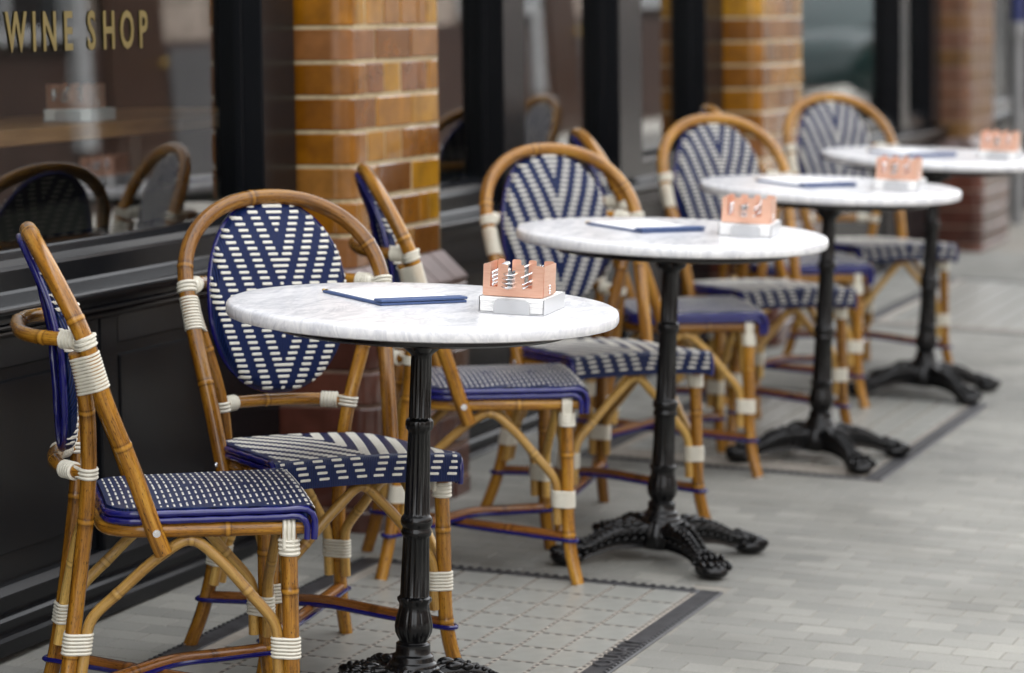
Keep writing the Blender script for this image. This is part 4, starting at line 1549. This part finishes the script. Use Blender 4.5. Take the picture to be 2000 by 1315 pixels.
    for k in range(7):
        a = math.pi * k / 6
        mb.ball((.218, .024 * math.cos(a), .030 + .024 * math.sin(a)), .0072, .0062, .0072, 7, 4)
    leg_me = mb.mesh('foot', IRON, True)
    for k in range(4):
        o = link('foot', leg_me, t)
        o.rotation_euler = (0, 0, R_(43 + 90 * k))
        o.scale = (.93, 1.08, 1.0)
    return t

table = make_table()
TABLES = [(5.5357, 1.985, 'nearest marble topped table with the sharpest navy menu board'),
          (7.1648, 1.985, 'second marble topped table from the camera, its iron foot fully in view'),
          (8.7263, 1.985, 'third marble topped table from the camera'),
          (10.15, 1.985, 'farthest marble topped table, cut by the right edge of the picture')]
for i, (x, y, lab) in enumerate(TABLES):
    c = table if i == 0 else copy_tree(table)
    c.location = (x, y, 0)
    c.rotation_euler = (0, 0, (0, .03, -.05, .04)[i])
    c['label'] = lab

# ------------------------------------------------------------------ cutlery caddies and menus
def crenel(w, z0, zt, teeth, slots_z, r=.003):
    """outline of a copper wall with upright tabs: teeth [(a,b)] in 0..w"""
    pts = [(0, z0), (w, z0)]
    x = w
    for a, b in teeth[::-1]:
        if b < x - 1e-6:
            pts += [(x, slots_z), (b, slots_z)]
        pts += [(b, zt - r), (b - r * .3, zt - r * .3), (b - r, zt), (a + r, zt), (a + r * .3, zt - r * .3), (a, zt - r)]
        x = a
    if x > 1e-6:
        pts += [(x, slots_z), (0, slots_z)]
    return pts

def ngon_sheet(mb, pts, fn, th):
    """sheet of thickness th; fn(p, q, depth) -> 3D. Built from vertical strips so that no concave n-gon is needed"""
    xs = sorted(set(round(p[0], 5) for p in pts))
    n = len(pts)
    def tops(x):
        ys = []
        for i in range(n):
            (xa, ya), (xb, yb) = pts[i], pts[(i + 1) % n]
            if (xa - x) * (xb - x) < 0:
                ys.append(ya + (yb - ya) * (x - xa) / (xb - xa))
        return max(ys), min(ys)
    for a, b in zip(xs, xs[1:]):
        e = (b - a) * 1e-3
        ta, la = tops(a + e); tb, lb = tops(b - e)
        v = [mb.vert(fn(p, q, d)) for d in (0, th) for p, q in ((a, la), (b, lb), (b, tb), (a, ta))]
        mb.f += [(v[0], v[1], v[2], v[3]), (v[7], v[6], v[5], v[4]), (v[3], v[2], v[6], v[7]), (v[0], v[4], v[5], v[1]), (v[1], v[5], v[6], v[2]), (v[0], v[3], v[7], v[4])]

def make_caddy():
    """front faces -x, width along y, base at z 0"""
    t = thing('cutlery_caddy', 'x', 'caddy', group='copper cutlery caddies')
    # white steel tray: floor, two sides, front and back lips
    mb = MB()
    mb.box(0, .150, -.058, .058, 0, .0015)
    mb.box(0.004, .150, -.0595, -.0582, 0, .0275)
    mb.box(0.004, .150, .0582, .0595, 0, .0275)
    link('tray', mb.mesh('tray', WHITE_STEEL, False), t)
    for x in (-.0016, .1502):
        poly = [(-.034, 0), (.030, 0), (.030, .017), (.028, .022), (.023, .025), (-.027, .025), (-.032, .022), (-.034, .017)]
        mb = MB(); mb.prism(poly, 'x', x, x + .0014)
        link('tray_lip', mb.mesh('tray_lip', WHITE_STEEL, False), t)
    # copper box standing on the napkins
    bx0, bx1, by0, by1, z0 = .012, .104, -.054, .054, .0300
    H, TT = .036, .055
    w = by1 - by0
    teeth = [(0, .0165), (.0335, .0475), (.0565, .0730), (.0955, w)]
    front_teeth = [(0, .020), (.0342, .0505), (.0641, .0814), (.095, w)]
    for xx, tz, zz in ((bx0, front_teeth, .0150), (bx1 - .0016, [(.004, .022), (.036, .050), (.064, .080), (.094, w - .002)], .0150)):
        mb = MB()
        ngon_sheet(mb, crenel(w, 0, TT, tz, zz), lambda p, q, d, xx=xx: (xx + d, by0 + p, z0 + q), .0016)
        link('copper_wall', mb.mesh('copper_wall', COPPER, False), t)
    for yy in (by0, by1 - .0016):
        mb = MB(); mb.box(bx0 + .0062, bx1 - .003, yy, yy + .0016, z0, z0 + TT - .002)
        cw = link('copper_wall', mb.mesh('copper_wall', COPPER, False), t)
        if yy < 0:
            mb = MB()
            for k in range(2):
                mb.ball((bx0 + .046, yy - .0005, z0 + .006 + k * .009), .0042, .0022, .0042, 10, 6)
            link('bolt', mb.mesh('bolt', STEEL, True), cw)
    mb = MB(); mb.box(bx0 + .002, bx1 - .002, by0 + .002, by1 - .002, z0 - .0012, z0)
    link('copper_floor', mb.mesh('copper_floor', COPPER, False), t)
    return t

def make_spoon():
    """bowl towards -x at the origin, handle along +x, in mesh form"""
    mb = MB()
    st = [(0, .0005, .0005), (.004, .0062, .001), (.012, .0118, .0018), (.024, .0125, .0024), (.036, .0075, .0018), (.044, .0035, .0016), (.052, .0024, .0016), (.085, .0030, .0016), (.110, .0045, .0014), (.118, .0042, .0012), (.121, .001, .0008)]
    rings = []
    for x, w, th in st:
        dish = -.0042 * math.sin(math.pi * min(1, x / .042)) if x < .042 else 0
        rings.append([mb.vert((x, w * a, dish * (1 - abs(a)) + th * b)) for a, b in ((-1, 0), (-.5, .9), (0, 1), (.5, .9), (1, 0), (.5, -1), (0, -1.1), (-.5, -1))])
    for a, b in zip(rings, rings[1:]):
        for k in range(8):
            mb.f.append((a[k], a[(k + 1) % 8], b[(k + 1) % 8], b[k]))
    mb.f.append(tuple(rings[0])); mb.f.append(tuple(rings[-1]))
    return mb.mesh('spoon', STEEL, 'all')
def make_fork():
    mb = MB()
    for k in range(4):
        y = (k - 1.5) * .0048
        mb.tube([(0, y * 1.05, .004), (.015, y, .001), (.034, y, -.001), (.042, y * .8, 0)], lambda s: .0009 + .0006 * min(1, s / .02), 6)
    st = [(.036, .0088, .0016), (.046, .0085, .0018), (.056, .0045, .0018), (.066, .0024, .0016), (.1, .0030, .0016), (.122, .0045, .0013), (.126, .001, .001)]
    rings = []
    for x, w, th in st:
        rings.append([mb.vert((x, w * a, th * b)) for a, b in ((-1, 0), (-.5, .9), (.5, .9), (1, 0), (.5, -1), (-.5, -1))])
    for a, b in zip(rings, rings[1:]):
        for k in range(6):
            mb.f.append((a[k], a[(k + 1) % 6], b[(k + 1) % 6], b[k]))
    mb.f.append(tuple(rings[0])); mb.f.append(tuple(rings[-1]))
    return mb.mesh('fork', STEEL, 'all')
def make_knife():
    mb = MB()
    st = [(0, .003, .0012), (.05, .0034, .002), (.058, .0024, .0014), (.062, .0068, .0009), (.10, .0066, .0007), (.122, .0035, .0005), (.128, .0006, .0004)]
    rings = []
    for x, w, th in st:
        rings.append([mb.vert((x, w * a, th * b)) for a, b in ((-1, 0), (0, 1), (1, 0), (0, -1))])
    for a, b in zip(rings, rings[1:]):
        for k in range(4):
            mb.f.append((a[k], a[(k + 1) % 4], b[(k + 1) % 4], b[k]))
    mb.f.append(tuple(rings[0])); mb.f.append(tuple(rings[-1]))
    return mb.mesh('knife', STEEL, 'all')
def make_napkins():
    """soft stack of folded napkins with its leaves showing"""
    mb = MB()
    rq = random.Random(5)
    for k in range(7):
        z = .002 + k * .0037
        j = rq.uniform(-.0014, .0014)
        mb.box(.003 + rq.uniform(0, .003), .147 + j, -.0565, .0565 + j * .3, z, z + .0036, .0007)
    return mb.mesh('napkin_stack', PAPER, False)
SPOON, FORK, KNIFE, NAPK = make_spoon(), make_fork(), make_knife(), make_napkins()

caddy = make_caddy()
def local(mat, *p):
    return mat @ Vector(p)
CADDIES = [((5.478, 1.803, TZ + .0006), 0.06, 'the nearest table', None),
           ((7.140, 1.813, TZ + .0006), 0.10, 'the second table', None),
           ((8.645, 1.793, TZ + .0006), 0.05, 'the third table', None),
           ((10.02, 1.77, TZ + .0006), 0.05, 'the farthest table', None)]
COUNTER_Z = 1.187
ORD = ['lowest steel', 'second lowest steel', 'second highest steel', 'topmost steel']
def place_caddy(i, M, where):
    c = caddy if i == 0 else copy_tree(caddy)
    c.matrix_world = M
    c['label'] = 'open copper cutlery caddy over a white napkin tray on ' + where
    c['group'] = 'copper cutlery caddies'
    def put(name, me, lab, cat, L):
        o = link(name, me)
        o.matrix_world = M @ L
        o['label'] = lab
        o['category'] = cat
        o['group'] = cat + ' pieces on ' + where
    put('napkin_stack', NAPK, 'stack of white paper napkins in the tray on ' + where, 'napkins', Matrix.Identity(4))
    rq = random.Random(20 + i)
    T = Matrix.Translation
    RZ = lambda a, ax: Matrix.Rotation(a, 4, ax)
    # knife ends in the left slot, spoon bowls in the middle, fork handles in the right one
    for k in range(4):
        put('knife', KNIFE, ORD[k] + ' knife in the copper caddy on ' + where, 'knife',
            T((.000 + rq.uniform(-.004, .002), .034 + rq.uniform(-.001, .001), .0495 + k * .0068)) @ RZ(R_(78), 'X') @ RZ(rq.uniform(-.05, .05), 'Z'))
    for k in range(4):
        put('spoon', SPOON, ORD[k] + ' spoon in the copper caddy on ' + where, 'spoon',
            T((-.026 + k * .003 + rq.uniform(-.002, .002), .0033 + rq.uniform(-.001, .001), .0485 + k * .0068)) @ RZ(-.05 + rq.uniform(-.03, .03), 'Y') @ RZ(rq.uniform(-.1, .1), 'Z'))
    for k in range(4):
        put('fork', FORK, ORD[k] + ' fork in the copper caddy on ' + where, 'fork',
            T((.126 + rq.uniform(-.004, .004), -.027 + rq.uniform(-.001, .001), .0525 + k * .0062)) @ RZ(math.pi, 'Z') @ RZ(.05, 'Y') @ RZ(rq.uniform(-.08, .08), 'Z'))
def mloc(loc, rz):
    return Matrix.Translation(loc) @ Matrix.Rotation(rz, 4, 'Z')
for i, (loc, rz, where, _) in enumerate(CADDIES):
    place_caddy(i, mloc(loc, rz), where)
place_caddy(4, fac(6.93, 3.31, COUNTER_Z + .001) @ Matrix.Rotation(.06, 4, 'Z'), 'the counter inside the window')

def make_menu():
    t = thing('menu_board', 'x', 'menu', group='navy menu boards')
    mb = MB(); mb.box(0, .212, 0, .176, 0, .0045, .0008)
    link('board', mb.mesh('board', MENU_BLUE, False), t)
    mb = MB(); mb.box(.010, .204, .006, .170, .0047, .0058)
    link('paper', mb.mesh('paper', PAPER, False), t)
    mb = MB(); mb.box(.186, .213, -.001, .177, .0060, .0105, .001)
    cl = link('clip_flap', mb.mesh('clip_flap', MENU_BLUE, False), t)
    mb = MB()
    for y in (.05, .125):
        mb.box(.183, .189, y, y + .007, .0055, .0085, .0006)
    link('rivet', mb.mesh('rivet', STEEL, False), cl)
    mb = MB(); mb.ball((-.002, .004, .004), .004, .004, .003, 8, 5)
    mb.tube([(-.002, .004, .004), (.01, .004, .0062)], .0014, 6)
    link('corner_stud', mb.mesh('corner_stud', BRASS, True), t)
    return t
menu = make_menu()
for i, (x, y, rz, where) in enumerate([(5.599, 2.201, -2.255, 'the nearest table, in sharp focus'), (7.20, 2.197, -2.22, 'the second table'), (8.72, 2.19, -2.23, 'the third table'), (10.12, 2.19, -2.23, 'the farthest table')]):
    c = menu if i == 0 else copy_tree(menu)
    c.location = (x, y, TZ + .0006)
    c.rotation_euler = (0, 0, rz)
    c['label'] = 'white menu page on a navy clip board lying on ' + where

# ------------------------------------------------------------------ inside the window: wooden counter
def wood_mat():
    m, t, b = node_mat('oiled_oak')
    tc = N(t, 'ShaderNodeTexCoord')
    mp = N(t, 'ShaderNodeMapping'); mp.inputs['Scale'].default_value = (2, 30, 30)
    t.links.new(tc.outputs['Object'], mp.inputs[0])
    n = N(t, 'ShaderNodeTexNoise', Scale=2.0, Detail=5.0)
    t.links.new(mp.outputs[0], n.inputs['Vector'])
    r = ramp(t, n.outputs['Fac'], [(0.3, (0.22, 0.11, 0.045)), (0.7, (0.40, 0.22, 0.10))])
    t.links.new(r.outputs[0], b.inputs['Base Color'])
    b.inputs['Roughness'].default_value = 0.4
    return m
OAK = wood_mat()
ct = thing('window_counter', 'oak counter board on dark posts just inside the left window', 'counter', mat=fac(5.6, 3.2, 0.30))
mb = MB(); mb.box(0, 2.4, 0, .42, COUNTER_Z - .30 - .036, COUNTER_Z - .30, .003)
link('counter_board', mb.mesh('counter_board', OAK, False), ct)
for x in (.5, 1.75):
    mb = MB(); mb.box(x, x + .07, .15, .22, 0, COUNTER_Z - .337, .003)
    link('post', mb.mesh('post', IRON, False), ct)

# ------------------------------------------------------------------ pale drainpipe on the far wall
PIPE = plain('pale_grey_pipe', (0.22, 0.22, 0.22), 0.5, noise=0.1, nscale=10)
dp = thing('drainpipe', 'pale grey drainpipe with a blue upper length at the far right edge', 'pipe', mat=fac(16.4, 2.77, 0.3))
mb = MB(); mb.tube([(0, 0, -.2), (0, 0, .62), (0, 0, .66), (0, 0, 1.0)], .034, 12)
link('lower_pipe', mb.mesh('lower_pipe', PIPE, True), dp)
mb = MB(); mb.tube([(0, 0, 1.0), (0, 0, 3.5)], .033, 12)
link('upper_pipe', mb.mesh('upper_pipe', plain('blue_pipe_paint', (0.02, 0.03, 0.12), 0.4), True), dp)
mb = MB(); mb.lathe([(.043, .97), (.045, .985), (.045, 1.03), (.043, 1.045)], 14)
link('pipe_collar', mb.mesh('pipe_collar', PIPE, True), dp)
